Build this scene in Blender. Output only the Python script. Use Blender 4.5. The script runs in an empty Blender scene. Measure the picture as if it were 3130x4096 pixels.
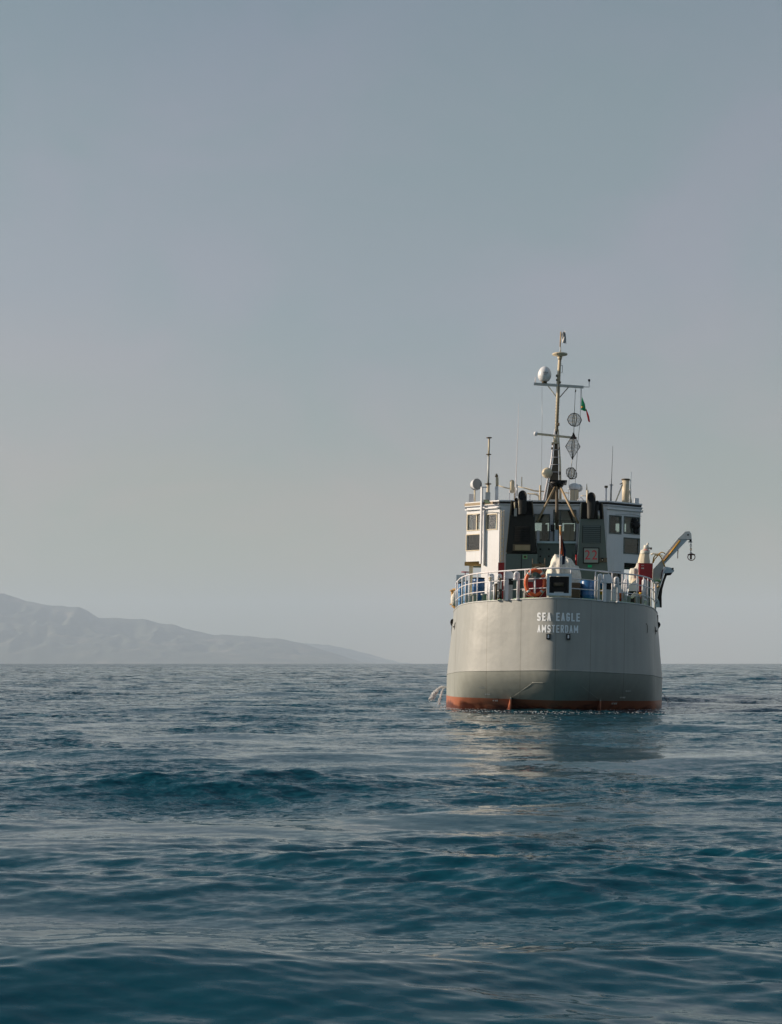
import bpy, bmesh, math, random
import numpy as np
from mathutils import Vector, Matrix
random.seed(7)
rng = np.random.default_rng(11)
scene = bpy.context.scene
C = scene.collection
PI = math.pi

# ------------------------------------------------------------------ camera
CAM_H = 2.25
FPX = 6000.0                      # focal length in pixels of the 3130x4096 photograph
cam_d = bpy.data.cameras.new("camera")
cam_d.sensor_fit = 'VERTICAL'
cam_d.sensor_height = 36.0
cam_d.sensor_width = 27.5
cam_d.lens = 36.0 * FPX / 4096.0
cam_d.shift_y = (2650.0 - 2048.0) / 4096.0
cam_d.clip_start = 0.2
cam_d.clip_end = 40000.0
cam = bpy.data.objects.new("camera", cam_d)
cam.location = (0, 0, CAM_H)
cam.rotation_euler = (PI / 2, 0, 0)
C.objects.link(cam)
scene.camera = cam

# ------------------------------------------------------------------ light
HEAD = math.radians(5.5)         # ship's heading, clockwise from the view axis
SUN_EL = math.radians(20)
SUN_AZ = math.radians(1.2)        # forward of the ship's port beam
a = SUN_AZ
sx, sy = -math.cos(a), math.sin(a)
sun_xy = (sx * math.cos(-HEAD) - sy * math.sin(-HEAD), sx * math.sin(-HEAD) + sy * math.cos(-HEAD))
SUN_DIR = Vector((sun_xy[0] * math.cos(SUN_EL), sun_xy[1] * math.cos(SUN_EL), math.sin(SUN_EL)))
sd = bpy.data.lights.new("sun", 'SUN')
sd.energy = 5.0
sd.angle = math.radians(0.53)
sd.color = (1.0, 0.83, 0.64)
so = bpy.data.objects.new("sun", sd)
so.rotation_euler = SUN_DIR.to_track_quat('Z', 'Y').to_euler()
so.location = (-60, 60, 60)
C.objects.link(so)

world = bpy.data.worlds.new("World")
scene.world = world
world.use_nodes = True
nt = world.node_tree
nt.nodes.clear()
def N(nt, t, **k):
    n = nt.nodes.new(t)
    for a_, b_ in k.items():
        setattr(n, a_, b_)
    return n
def L(nt, a_, b_):
    nt.links.new(a_, b_)
out = N(nt, 'ShaderNodeOutputWorld')
sky = N(nt, 'ShaderNodeTexSky', sky_type='NISHITA')
sky.sun_disc = False
sky.sun_elevation = SUN_EL
sky.sun_rotation = math.atan2(SUN_DIR.x, SUN_DIR.y)
sky.air_density = 1.0
sky.dust_density = 3.0
sky.ozone_density = 1.0
bg1 = N(nt, 'ShaderNodeBackground'); bg1.inputs[1].default_value = 0.05
hs = N(nt, 'ShaderNodeHueSaturation'); hs.inputs['Saturation'].default_value = 0.45
L(nt, sky.outputs[0], hs.inputs['Color']); L(nt, hs.outputs[0], bg1.inputs[0])
tc = N(nt, 'ShaderNodeTexCoord')
sep = N(nt, 'ShaderNodeSeparateXYZ'); L(nt, tc.outputs['Generated'], sep.inputs[0])
mp = N(nt, 'ShaderNodeMapping'); mp.inputs['Scale'].default_value = (1.0, 1.0, 2.2)
L(nt, tc.outputs['Generated'], mp.inputs[0])
no = N(nt, 'ShaderNodeTexNoise'); no.inputs['Scale'].default_value = 3.2; no.inputs['Detail'].default_value = 3
no.inputs['Roughness'].default_value = 0.45
L(nt, mp.outputs[0], no.inputs['Vector'])
ad = N(nt, 'ShaderNodeMath', operation='MULTIPLY_ADD'); ad.inputs[1].default_value = 0.10
L(nt, no.outputs['Fac'], ad.inputs[0])
sb = N(nt, 'ShaderNodeMath', operation='SUBTRACT'); sb.inputs[1].default_value = 0.05
L(nt, sep.outputs['Z'], sb.inputs[0]); L(nt, sb.outputs[0], ad.inputs[2])
ramp = N(nt, 'ShaderNodeValToRGB')
L(nt, ad.outputs[0], ramp.inputs[0])
SKY_STOPS = [(0.0, (0.242, 0.188, 0.088)), (0.06, (0.223, 0.184, 0.104)), (0.14, (0.156, 0.158, 0.135)),
             (0.24, (0.120, 0.140, 0.152)), (0.33, (0.096, 0.126, 0.142)), (0.42, (0.064, 0.104, 0.130)),
             (0.50, (0.016, 0.070, 0.106)), (1.0, (0.004, 0.042, 0.075))]
el = ramp.color_ramp.elements
el[0].position, el[0].color = SKY_STOPS[0][0], (*SKY_STOPS[0][1], 1)
el[1].position, el[1].color = 1.0, (*SKY_STOPS[-1][1], 1)
for p_, c_ in SKY_STOPS[1:-1]:
    e = el.new(p_); e.color = (*c_, 1)
bg2 = N(nt, 'ShaderNodeBackground'); bg2.inputs[1].default_value = 1.0
no2 = N(nt, 'ShaderNodeTexNoise'); no2.inputs['Scale'].default_value = 6.0; no2.inputs['Distortion'].default_value = .6; no2.inputs['Detail'].default_value = 5; no2.inputs['Roughness'].default_value = 0.5
mp2 = N(nt, 'ShaderNodeMapping'); mp2.inputs['Scale'].default_value = (1.0, 1.0, 1.6); mp2.inputs['Location'].default_value = (3.1, 1.7, 0.4)
L(nt, tc.outputs['Generated'], mp2.inputs[0]); L(nt, mp2.outputs[0], no2.inputs['Vector'])
veil = N(nt, 'ShaderNodeValToRGB'); L(nt, no2.outputs['Fac'], veil.inputs[0])
ve = veil.color_ramp.elements; ve[0].position = 0.38; ve[0].color = (0.80, 0.97, 0.95, 1); ve[1].position = 0.62; ve[1].color = (1.10, 1.01, 1.09, 1)
mv = N(nt, 'ShaderNodeMix', data_type='RGBA', blend_type='MULTIPLY'); mv.inputs['Factor'].default_value = 1
L(nt, ramp.outputs[0], mv.inputs['A']); L(nt, veil.outputs[0], mv.inputs['B'])
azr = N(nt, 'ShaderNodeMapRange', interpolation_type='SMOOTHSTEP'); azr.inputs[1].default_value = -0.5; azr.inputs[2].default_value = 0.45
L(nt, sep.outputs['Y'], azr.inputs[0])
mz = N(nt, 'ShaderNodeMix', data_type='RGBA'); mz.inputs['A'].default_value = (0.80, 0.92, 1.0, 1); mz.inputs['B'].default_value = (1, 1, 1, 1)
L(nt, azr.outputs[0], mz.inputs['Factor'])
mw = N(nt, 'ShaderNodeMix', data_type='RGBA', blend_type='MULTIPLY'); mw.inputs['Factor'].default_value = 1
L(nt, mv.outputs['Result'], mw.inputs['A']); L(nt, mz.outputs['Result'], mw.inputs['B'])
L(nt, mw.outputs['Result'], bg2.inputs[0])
addw = N(nt, 'ShaderNodeAddShader')
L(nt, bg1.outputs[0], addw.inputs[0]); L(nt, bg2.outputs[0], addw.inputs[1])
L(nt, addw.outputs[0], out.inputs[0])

scene.view_settings.view_transform = 'Standard'
scene.view_settings.look = 'None'
scene.view_settings.exposure = 0.22
scene.view_settings.gamma = 1.0
scene.cycles.volume_bounces = 1
scene.cycles.caustics_reflective = False
scene.cycles.caustics_refractive = False

# ------------------------------------------------------------------ materials
def base_mat(name):
    m = bpy.data.materials.new(name); m.use_nodes = True
    t = m.node_tree; b = t.nodes['Principled BSDF']
    return m, t, b
def paint(name, col, rough=0.5, dirt=None, amt=0.35, scale=1.6, streak=True, bump=0.0, metal=0.0, col2=None):
    """paint with soft unevenness and vertical dirt streaks"""
    m, t, b = base_mat(name)
    b.inputs['Roughness'].default_value = rough
    b.inputs['Metallic'].default_value = metal
    co = N(t, 'ShaderNodeTexCoord')
    mpn = N(t, 'ShaderNodeMapping'); L(t, co.outputs['Object'], mpn.inputs[0])
    mpn.inputs['Scale'].default_value = (scale * 2.2, scale * 2.2, scale * (0.28 if streak else 2.2))
    n1 = N(t, 'ShaderNodeTexNoise'); n1.inputs['Scale'].default_value = 2.0; n1.inputs['Detail'].default_value = 5
    L(t, mpn.outputs[0], n1.inputs['Vector'])
    r = N(t, 'ShaderNodeMapRange'); r.inputs[1].default_value = 0.48; r.inputs[2].default_value = 0.78
    r.inputs[4].default_value = amt
    L(t, n1.outputs['Fac'], r.inputs[0])
    mx = N(t, 'ShaderNodeMix', data_type='RGBA')
    mx.inputs['A'].default_value = (*col, 1)
    d = dirt or tuple(c * 0.6 for c in col)
    mx.inputs['B'].default_value = (*d, 1)
    L(t, r.outputs[0], mx.inputs['Factor'])
    n2 = N(t, 'ShaderNodeTexNoise'); n2.inputs['Scale'].default_value = 0.7; n2.inputs['Detail'].default_value = 2
    L(t, co.outputs['Object'], n2.inputs['Vector'])
    r2 = N(t, 'ShaderNodeMapRange'); r2.inputs[3].default_value = 0.9; r2.inputs[4].default_value = 1.1
    L(t, n2.outputs['Fac'], r2.inputs[0])
    v = N(t, 'ShaderNodeVectorMath', operation='SCALE')
    L(t, mx.outputs['Result'], v.inputs[0]); L(t, r2.outputs[0], v.inputs['Scale'])
    L(t, v.outputs[0], b.inputs['Base Color'])
    if max(col) < .03: b.inputs['Specular IOR Level'].default_value = .25
    if bump:
        bn = N(t, 'ShaderNodeBump'); bn.inputs['Strength'].default_value = bump; bn.inputs['Distance'].default_value = 0.05
        L(t, n1.outputs['Fac'], bn.inputs['Height']); L(t, bn.outputs[0], b.inputs['Normal'])
    return m

M = {}
M['board'] = paint('grey_board_paint', (0.26, 0.29, 0.28), 0.5)
M['spray'] = paint('white_spray', (0.86, 0.85, 0.86), 0.5)
M['white'] = paint('white_paint', (0.72, 0.73, 0.77), 0.42, (0.52, 0.46, 0.38), 0.25)
M['rail'] = paint('rail_white', (0.74, 0.71, 0.74), 0.4, (0.45, 0.35, 0.25), 0.3)
M['cream'] = paint('cream_paint', (0.66, 0.57, 0.42), 0.5, (0.35, 0.24, 0.12), 0.6)
M['grey'] = paint('light_grey_paint', (0.50, 0.51, 0.50), 0.45)
M['green_grey'] = paint('grey_green_paint', (0.095, 0.125, 0.12), 0.5, (0.10, 0.11, 0.10), 0.5)
M['soot'] = paint('soot_black_steel', (0.006, 0.006, 0.006), 0.6, (0.003, 0.003, 0.003), 0.6)
M['dark_grey'] = paint('dark_smoked_steel', (0.016, 0.016, 0.014), 0.55, (0.008, 0.007, 0.006), 0.6)
M['black'] = paint('black_paint', (0.008, 0.008, 0.009), 0.45)
M['rubber'] = paint('black_rubber', (0.015, 0.015, 0.016), 0.8)
M['red'] = paint('dark_red_paint', (0.32, 0.008, 0.012), 0.45)
M['orange'] = paint('orange_plastic', (0.78, 0.13, 0.03), 0.45)
M['yellow'] = paint('yellow_hose', (0.72, 0.36, 0.03), 0.5)
M['ochre'] = paint('ochre_paint', (0.50, 0.30, 0.10), 0.6, (0.2, 0.08, 0.03), 0.7)
M['blue'] = paint('blue_plastic', (0.015, 0.11, 0.30), 0.35)
M['pale_blue'] = paint('pale_blue_plastic', (0.12, 0.30, 0.56), 0.4)
M['gate_blue'] = paint('blue_grey_paint', (0.50, 0.60, 0.68), 0.4)
M['lilac'] = paint('pale_boom_paint', (0.74, 0.70, 0.68), 0.45)
M['deck'] = paint('green_deck_paint', (0.03, 0.20, 0.06), 0.7, (0.08, 0.06, 0.04), 0.6, streak=False)
M['steel'] = paint('bare_steel', (0.30, 0.31, 0.32), 0.35, metal=0.6)
M['brown'] = paint('rusty_brown_steel', (0.10, 0.075, 0.045), 0.6, (0.08, 0.045, 0.02), 0.6)
M['wood'] = paint('tan_wood', (0.34, 0.25, 0.15), 0.6)
M['canvas'] = paint('white_canvas', (0.70, 0.67, 0.60), 0.8, (0.42, 0.32, 0.20), 0.5, streak=False, bump=0.5)
M['canvas_cream'] = paint('cream_canvas', (0.70, 0.62, 0.48), 0.8, (0.40, 0.30, 0.18), 0.4, streak=True, bump=0.4)
M['green'] = paint('green_cloth', (0.01, 0.42, 0.17), 0.8)
M['lightgreen'] = paint('pale_green_paint', (0.20, 0.42, 0.20), 0.5)
M['redcloth'] = paint('red_cloth', (0.75, 0.02, 0.03), 0.8)
M['orangecloth'] = paint('orange_red_cloth', (0.75, 0.14, 0.03), 0.8)
M['bluecloth'] = paint('navy_cloth', (0.02, 0.045, 0.09), 0.8)
M['whitecloth'] = paint('grey_white_cloth', (0.55, 0.54, 0.54), 0.8, (0.10, 0.09, 0.10), 0.9, streak=False)
M['letter'] = paint('white_lettering', (0.86, 0.90, 0.95), 0.5)
M['red_letter'] = paint('red_lettering', (0.55, 0.03, 0.05), 0.5)
M['interior'] = paint('wheelhouse_interior', (0.10, 0.11, 0.09), 0.7)
M['floodglass'] = paint('olive_lamp_glass', (0.22, 0.27, 0.16), 0.2)
M['darkbrown'] = paint('dark_brown_panel', (0.07, 0.02, 0.015), 0.6)
M['foam'] = paint('sea_foam', (0.66, 0.64, 0.64), 0.6)

def glass(name, tint, refl=0.12):
    m, t, b = base_mat(name)
    t.nodes.remove(b)
    o = t.nodes['Material Output']
    tr = N(t, 'ShaderNodeBsdfTransparent'); tr.inputs[0].default_value = (*tint, 1)
    gl = N(t, 'ShaderNodeBsdfGlossy'); gl.inputs['Roughness'].default_value = 0.03
    mm = N(t, 'ShaderNodeValue'); mm.outputs[0].default_value = refl
    mx = N(t, 'ShaderNodeMixShader'); L(t, mm.outputs[0], mx.inputs[0])
    L(t, tr.outputs[0], mx.inputs[1]); L(t, gl.outputs[0], mx.inputs[2]); L(t, mx.outputs[0], o.inputs[0])
    return m
M['glass'] = glass('window_glass', (0.72, 0.80, 0.76), 0.08)
M['glass_dark'] = glass('dark_window_glass', (0.12, 0.14, 0.11), 0.10)
M['glass_bright'] = glass('lit_look_window_glass', (0.75, 0.8, 0.72), 0.18)  # warmer, glossier copy of the window glass, imitating sunlit panes

def netting():
    m, t, b = base_mat('black_netting')
    b.inputs['Base Color'].default_value = (0.20, 0.24, 0.25, 1); b.inputs['Roughness'].default_value = 0.9
    o = t.nodes['Material Output']
    co = N(t, 'ShaderNodeTexCoord'); n = N(t, 'ShaderNodeTexNoise'); n.inputs['Scale'].default_value = 12
    L(t, co.outputs['Object'], n.inputs['Vector'])
    r = N(t, 'ShaderNodeMapRange'); r.inputs[1].default_value = 0.3; r.inputs[2].default_value = 0.7
    r.inputs[3].default_value = 0.25; r.inputs[4].default_value = 0.6
    L(t, n.outputs['Fac'], r.inputs[0])
    tr = N(t, 'ShaderNodeBsdfTransparent'); mx = N(t, 'ShaderNodeMixShader')
    L(t, r.outputs[0], mx.inputs[0]); L(t, tr.outputs[0], mx.inputs[1]); L(t, b.outputs[0], mx.inputs[2])
    L(t, mx.outputs[0], o.inputs[0])
    return m
M['net'] = netting()

def hull_mat():
    """grey topsides, rust-red boot top below 0.5 m, plate seams, faint streaks and dents"""
    m, t, b = base_mat('hull_paint')
    b.inputs['Roughness'].default_value = 0.42
    co = N(t, 'ShaderNodeTexCoord'); sp = N(t, 'ShaderNodeSeparateXYZ'); L(t, co.outputs['Object'], sp.inputs[0])
    # streak noise
    mpn = N(t, 'ShaderNodeMapping'); mpn.inputs['Scale'].default_value = (2.2, 2.2, 0.16); L(t, co.outputs['Object'], mpn.inputs[0])
    n1 = N(t, 'ShaderNodeTexNoise'); n1.inputs['Scale'].default_value = 1.6; n1.inputs['Detail'].default_value = 6
    L(t, mpn.outputs[0], n1.inputs['Vector'])
    n2 = N(t, 'ShaderNodeTexNoise'); n2.inputs['Scale'].default_value = 0.55; n2.inputs['Detail'].default_value = 3
    L(t, co.outputs['Object'], n2.inputs['Vector'])
    mxa = N(t, 'ShaderNodeMix', data_type='RGBA')
    mxa.inputs['A'].default_value = (0.345, 0.352, 0.340, 1); mxa.inputs['B'].default_value = (0.31, 0.317, 0.305, 1)
    r1 = N(t, 'ShaderNodeMapRange'); r1.inputs[1].default_value = 0.35; r1.inputs[2].default_value = 0.7
    L(t, n1.outputs['Fac'], r1.inputs[0]); L(t, r1.outputs[0], mxa.inputs['Factor'])
    mxb = N(t, 'ShaderNodeMix', data_type='RGBA', blend_type='MULTIPLY'); mxb.inputs['Factor'].default_value = 1
    r2 = N(t, 'ShaderNodeMapRange'); r2.inputs[3].default_value = 0.88; r2.inputs[4].default_value = 1.1
    L(t, n2.outputs['Fac'], r2.inputs[0]); L(t, mxa.outputs['Result'], mxb.inputs['A']); L(t, r2.outputs[0], mxb.inputs['B'])
    # lower hull is a slightly darker, greener grey
    lo = N(t, 'ShaderNodeMix', data_type='RGBA', blend_type='MULTIPLY')
    lo.inputs['B'].default_value = (0.92, 0.93, 0.88, 1); L(t, mxb.outputs['Result'], lo.inputs['A'])
    kn = N(t, 'ShaderNodeMath', operation='LESS_THAN')
    kz = N(t, 'ShaderNodeMath', operation='MULTIPLY_ADD'); kz.inputs[1].default_value = 0.048
    L(t, sp.outputs['Y'], kz.inputs[0]); L(t, sp.outputs['Z'], kz.inputs[2])
    L(t, kz.outputs[0], kn.inputs[0]); kn.inputs[1].default_value = 1.90
    L(t, kn.outputs[0], lo.inputs['Factor'])
    # seams: thin vertical and two horizontal lines in object x / z
    def line(src, spacing, off, w):
        q = N(t, 'ShaderNodeMath', operation='MULTIPLY_ADD'); q.inputs[1].default_value = 1 / spacing; q.inputs[2].default_value = off
        L(t, src, q.inputs[0])
        f = N(t, 'ShaderNodeMath', operation='FRACT'); L(t, q.outputs[0], f.inputs[0])
        g = N(t, 'ShaderNodeMath', operation='SUBTRACT'); g.inputs[1].default_value = 0.5; L(t, f.outputs[0], g.inputs[0])
        h = N(t, 'ShaderNodeMath', operation='ABSOLUTE'); L(t, g.outputs[0], h.inputs[0])
        k = N(t, 'ShaderNodeMath', operation='LESS_THAN'); k.inputs[1].default_value = w / spacing; L(t, h.outputs[0], k.inputs[0])
        return k.outputs[0]
    la = line(sp.outputs['X'], 1.57, 0.52, 0.014)
    seam = N(t, 'ShaderNodeMix', data_type='RGBA', blend_type='MULTIPLY'); seam.inputs['B'].default_value = (0.72, 0.70, 0.66, 1)
    L(t, la, seam.inputs['Factor']); L(t, lo.outputs['Result'], seam.inputs['A'])
    # boot top
    bt = N(t, 'ShaderNodeMix', data_type='RGBA')
    n3 = N(t, 'ShaderNodeTexNoise'); n3.inputs['Scale'].default_value = 1.8; n3.inputs['Detail'].default_value = 6
    L(t, co.outputs['Object'], n3.inputs['Vector'])
    wz = N(t, 'ShaderNodeMath', operation='MULTIPLY_ADD'); wz.inputs[1].default_value = 0.9; L(t, n3.outputs['Fac'], wz.inputs[0])
    L(t, sp.outputs['Z'], wz.inputs[2])
    wet = N(t, 'ShaderNodeMapRange'); wet.inputs[1].default_value = 0.56; wet.inputs[2].default_value = 0.74
    L(t, wz.outputs[0], wet.inputs[0])
    red = N(t, 'ShaderNodeMix', data_type='RGBA')
    red.inputs['A'].default_value = (0.10, 0.024, 0.011, 1); red.inputs['B'].default_value = (0.36, 0.125, 0.065, 1)
    L(t, wet.outputs[0], red.inputs['Factor'])
    less = N(t, 'ShaderNodeMath', operation='LESS_THAN'); less.inputs[1].default_value = 0.52
    byy = N(t, 'ShaderNodeMath', operation='MULTIPLY_ADD'); byy.inputs[1].default_value = -0.0015
    L(t, sp.outputs['Y'], byy.inputs[0]); L(t, sp.outputs['Z'], byy.inputs[2]); L(t, byy.outputs[0], less.inputs[0])
    L(t, less.outputs[0], bt.inputs['Factor']); L(t, seam.outputs['Result'], bt.inputs['A']); L(t, red.outputs['Result'], bt.inputs['B'])
    L(t, bt.outputs['Result'], b.inputs['Base Color'])
    bn = N(t, 'ShaderNodeBump'); bn.inputs['Strength'].default_value = 0.35; bn.inputs['Distance'].default_value = 0.06
    n4 = N(t, 'ShaderNodeTexNoise'); n4.inputs['Scale'].default_value = 1.3; n4.inputs['Detail'].default_value = 2
    L(t, co.outputs['Object'], n4.inputs['Vector']); L(t, n4.outputs['Fac'], bn.inputs['Height'])
    L(t, bn.outputs[0], b.inputs['Normal'])
    return m
M['hull'] = hull_mat()

# ------------------------------------------------------------------ mesh builder
class MB:
    def __init__(s):
        s.v = []; s.f = []; s.mi = []; s.m = 0; s.sm = []; s.smooth = False
    def add(s, vs, fs, smooth=None):
        b = len(s.v); s.v += [Vector(p) for p in vs]
        for f in fs:
            s.f.append([b + i for i in f]); s.mi.append(s.m); s.sm.append(s.smooth if smooth is None else smooth)
        return s
    def hexa(s, p):      # 8 points: 4 bottom ccw, 4 top ccw
        return s.add(p, [(0, 3, 2, 1), (4, 5, 6, 7), (0, 1, 5, 4), (1, 2, 6, 5), (2, 3, 7, 6), (3, 0, 4, 7)])
    def box(s, a_, b_):
        x0, x1 = sorted((a_[0], b_[0])); y0, y1 = sorted((a_[1], b_[1])); z0, z1 = sorted((a_[2], b_[2]))
        return s.hexa([(x0, y0, z0), (x1, y0, z0), (x1, y1, z0), (x0, y1, z0), (x0, y0, z1), (x1, y0, z1), (x1, y1, z1), (x0, y1, z1)])
    def obox(s, c, ax, ay, az):   # centre and three half-axis vectors
        c, ax, ay, az = map(Vector, (c, ax, ay, az))
        return s.hexa([c - ax - ay - az, c + ax - ay - az, c + ax + ay - az, c - ax + ay - az,
                       c - ax - ay + az, c + ax - ay + az, c + ax + ay + az, c - ax + ay + az])
    def tube(s, pts, r, seg=8, caps=True, closed=False):
        pts = [Vector(p) for p in pts]; n = len(pts)
        rs = r if isinstance(r, (list, tuple)) else [r] * n
        rings = []; up = None
        for i, p in enumerate(pts):
            if closed: d = pts[(i + 1) % n] - pts[i - 1]
            else: d = pts[min(i + 1, n - 1)] - pts[max(i - 1, 0)]
            if d.length < 1e-9: d = Vector((0, 0, 1))
            d.normalize()
            if up is None:
                up = Vector((0, 0, 1)) if abs(d.z) < 0.9 else Vector((1, 0, 0))
            u = up - d * up.dot(d)
            if u.length < 1e-6: u = d.orthogonal()
            u.normalize(); w = d.cross(u); up = u
            rings.append([p + (u * math.cos(2 * PI * k / seg) + w * math.sin(2 * PI * k / seg)) * rs[i] for k in range(seg)])
        vs = [q for R in rings for q in R]; fs = []
        m = n if closed else n - 1
        for i in range(m):
            j = (i + 1) % n
            for k in range(seg):
                l = (k + 1) % seg
                fs.append((i * seg + k, i * seg + l, j * seg + l, j * seg + k))
        b = len(s.v); s.add(vs, fs, True)
        if caps and not closed:
            s.f.append([b + k for k in range(seg)][::-1]); s.mi.append(s.m); s.sm.append(False)
            s.f.append([b + (n - 1) * seg + k for k in range(seg)]); s.mi.append(s.m); s.sm.append(False)
        return s
    def cyl(s, p0, p1, r0, r1=None, seg=16):
        return s.tube([p0, p1], [r0, r0 if r1 is None else r1], seg)
    def lathe(s, c, prof, seg=20, axis='Z'):   # prof [(r, h)]
        c = Vector(c); vs = []; fs = []
        for r, h in prof:
            for k in range(seg):
                an = 2 * PI * k / seg
                if axis == 'Z': vs.append(c + Vector((r * math.cos(an), r * math.sin(an), h)))
                elif axis == 'Y': vs.append(c + Vector((r * math.cos(an), h, r * math.sin(an))))
                else: vs.append(c + Vector((h, r * math.cos(an), r * math.sin(an))))
        for i in range(len(prof) - 1):
            for k in range(seg):
                l = (k + 1) % seg
                fs.append((i * seg + k, i * seg + l, (i + 1) * seg + l, (i + 1) * seg + k))
        fs.append(tuple(range(seg))[::-1]); fs.append(tuple((len(prof) - 1) * seg + k for k in range(seg)))
        return s.add(vs, fs, True)
    def prism(s, poly, d):        # polygon of 3d points extruded by d
        n = len(poly); d = Vector(d); p = [Vector(q) for q in poly]
        vs = p + [q + d for q in p]
        fs = [tuple(range(n)), tuple(range(2 * n - 1, n - 1, -1))]
        for i in range(n):
            j = (i + 1) % n; fs.append((i, n + i, n + j, j))
        return s.add(vs, fs, False)
    def build(s, name, mats, parent=None, off=None, fix=True):
        me = bpy.data.meshes.new(name)
        o_ = Vector(off) if off is not None else Vector((0, 0, 0))
        me.from_pydata([tuple(p - o_) for p in s.v], [], s.f)
        if not isinstance(mats, (list, tuple)): mats = [mats]
        for m in mats: me.materials.append(m)
        me.polygons.foreach_set('material_index', s.mi)
        me.polygons.foreach_set('use_smooth', s.sm)
        if fix:
            bm = bmesh.new(); bm.from_mesh(me); bmesh.ops.recalc_face_normals(bm, faces=bm.faces); bm.to_mesh(me); bm.free()
        me.update()
        o = bpy.data.objects.new(name, me); C.objects.link(o)
        if parent is not None: o.parent = parent
        return o

def tag(o, label=None, cat=None, group=None, kind=None):
    if label: o['label'] = label
    if cat: o['category'] = cat
    if group: o['group'] = group
    if kind: o['kind'] = kind
    return o

# ------------------------------------------------------------------ ship frame
SHIP_M = Matrix.Translation((657.0 / FPX * 67.0, 67.0, 0)) @ Matrix.Rotation(-HEAD, 4, 'Z') @ Matrix.Rotation(math.radians(1.0), 4, 'Y')
INV = SHIP_M.inverted()
CL = INV @ Vector((0, 0, CAM_H))
def ray(X, Y):
    return (INV.to_3x3() @ Vector(((X - 1565) / FPX, 1.0, (2650 - Y) / FPX)))
REG = {0: (0, 0, 1.0), 1: (1760, 1900, .28571), 2: (2100, 1900, .25469), 3: (2380, 1840, .28187), 4: (2080, 1300, .28192),
       5: (1740, 2360, .28571), 6: (2200, 2360, .30952), 7: (1840, 1700, .21429), 8: (2540, 2050, .18651), 9: (1780, 2260, .20238)}
def px(r, u, v):
    a_ = REG[r]; return a_[0] + a_[2] * u, a_[1] + a_[2] * v
def Q(r, u, v, y):
    """a measured point of the photograph at the depth y (metres forward of the stern) in ship coordinates"""
    d = ray(*px(r, u, v)); t_ = (y - CL.y) / d.y
    return CL + d * t_
def empty(name, parent=None, loc=None):
    o = bpy.data.objects.new(name, None); C.objects.link(o)
    if parent is not None: o.parent = parent
    if loc is not None: o.location = loc
    return o
ship = empty('ship'); ship.matrix_world = SHIP_M
tag(ship, 'grey coastal work ship seen from astern, white wheelhouse, SEA EAGLE AMSTERDAM on its stern', 'ship')
def root(name, base, label, cat, group=None):
    """top-level thing standing at a ship-coordinate point"""
    o = empty(name); o.matrix_world = SHIP_M @ Matrix.Translation(base); tag(o, label, cat, group); return o
def single(mb, name, mats, base, label, cat, group=None):
    o = mb.build(name, mats, off=base); o.matrix_world = SHIP_M @ Matrix.Translation(base); return tag(o, label, cat, group)

# ------------------------------------------------------------------ hull
def smooth_curve(pts, n=8):
    P = [(-pts[1][0], pts[1][1])] + list(pts) + [pts[-1]]
    out_ = []
    for i in range(1, len(P) - 2):
        p0, p1, p2, p3 = [np.array(q, float) for q in P[i - 1:i + 3]]
        for k in range(n):
            t_ = k / n
            out_.append(0.5 * ((2 * p1) + (-p0 + p2) * t_ + (2 * p0 - 5 * p1 + 4 * p2 - p3) * t_ ** 2 + (-p0 + 3 * p1 - 3 * p2 + p3) * t_ ** 3))
    out_.append(np.array(pts[-1], float))
    a_ = np.array(out_); a_[:, 0] = np.maximum(a_[:, 0], 0); return a_
Dc = smooth_curve([(0, 0), (.3, .03), (.75, .24), (1.4, .66), (2.1, 1.14), (2.95, 1.8), (3.7, 2.52), (4.2, 3.35), (4.55, 4.4), (4.78, 5.7), (4.98, 7.2), (5.1, 9), (5.18, 12), (5.18, 20), (4.9, 26), (4.0, 31), (2.2, 35), (0, 38)])
Kc = smooth_curve([(0, .02), (.32, .05), (.8, .26), (1.5, .69), (2.22, 1.16), (3.15, 1.83), (3.95, 2.55), (4.5, 3.38), (4.78, 4.4), (5.1, 5.7), (5.29, 7.2), (5.38, 9), (5.41, 12), (5.41, 20), (4.8, 26), (3.7, 30.5), (1.9, 34), (0, 36.5)])
Wc = smooth_curve([(0, 2.1), (.55, 2.35), (1.15, 2.65), (1.85, 3.0), (2.5, 3.3), (3.35, 3.7), (4.05, 4.05), (4.55, 4.4), (4.94, 5.2), (5.17, 6.3), (5.32, 7.6), (5.4, 9), (5.42, 12), (5.42, 20), (4.6, 26), (3.2, 30), (1.5, 33), (0, 35)])
def sheer(y):
    return np.interp(y, [0, 7.5, 14, 24, 38], [0, -.375, -.5, -.2, 1.6])
def zdeck(y): return 5.13 + sheer(y)
def zknuck(y): return 1.90 + np.interp(y, [0, 7.5, 14, 24, 38], [0, -.36, -.45, -.2, 1.2])
nD = len(Dc)
up_ = MB(); up_.smooth = True
rows = []
for k in range(7):
    f = k / 6
    row = []
    for i in range(nD):
        d = Dc[i]; kk = Kc[i]
        x = kk[0] + (d[0] - kk[0]) * f; y = kk[1] + (d[1] - kk[1]) * f
        z = zknuck(kk[1]) + (zdeck(d[1]) - zknuck(kk[1])) * f
        row.append((x, y, z))
    rows.append(row)
lower = []
for f in (0.0, 0.12, 0.3, 0.5, 0.7, 0.85, 1.0, 1.15):
    g = f ** 1.5 if f <= 1 else 1 + (f - 1) * 2.2     # convex turn below the knuckle
    row = []
    for i in range(nD):
        kk = Kc[i]; w = Wc[i]
        x = kk[0] + (w[0] - kk[0]) * g; y = kk[1] + (w[1] - kk[1]) * g
        z = zknuck(kk[1]) * (1 - f) if f <= 1 else -1.4
        row.append((max(x, 0), y, z))
    lower.append(row)
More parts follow.
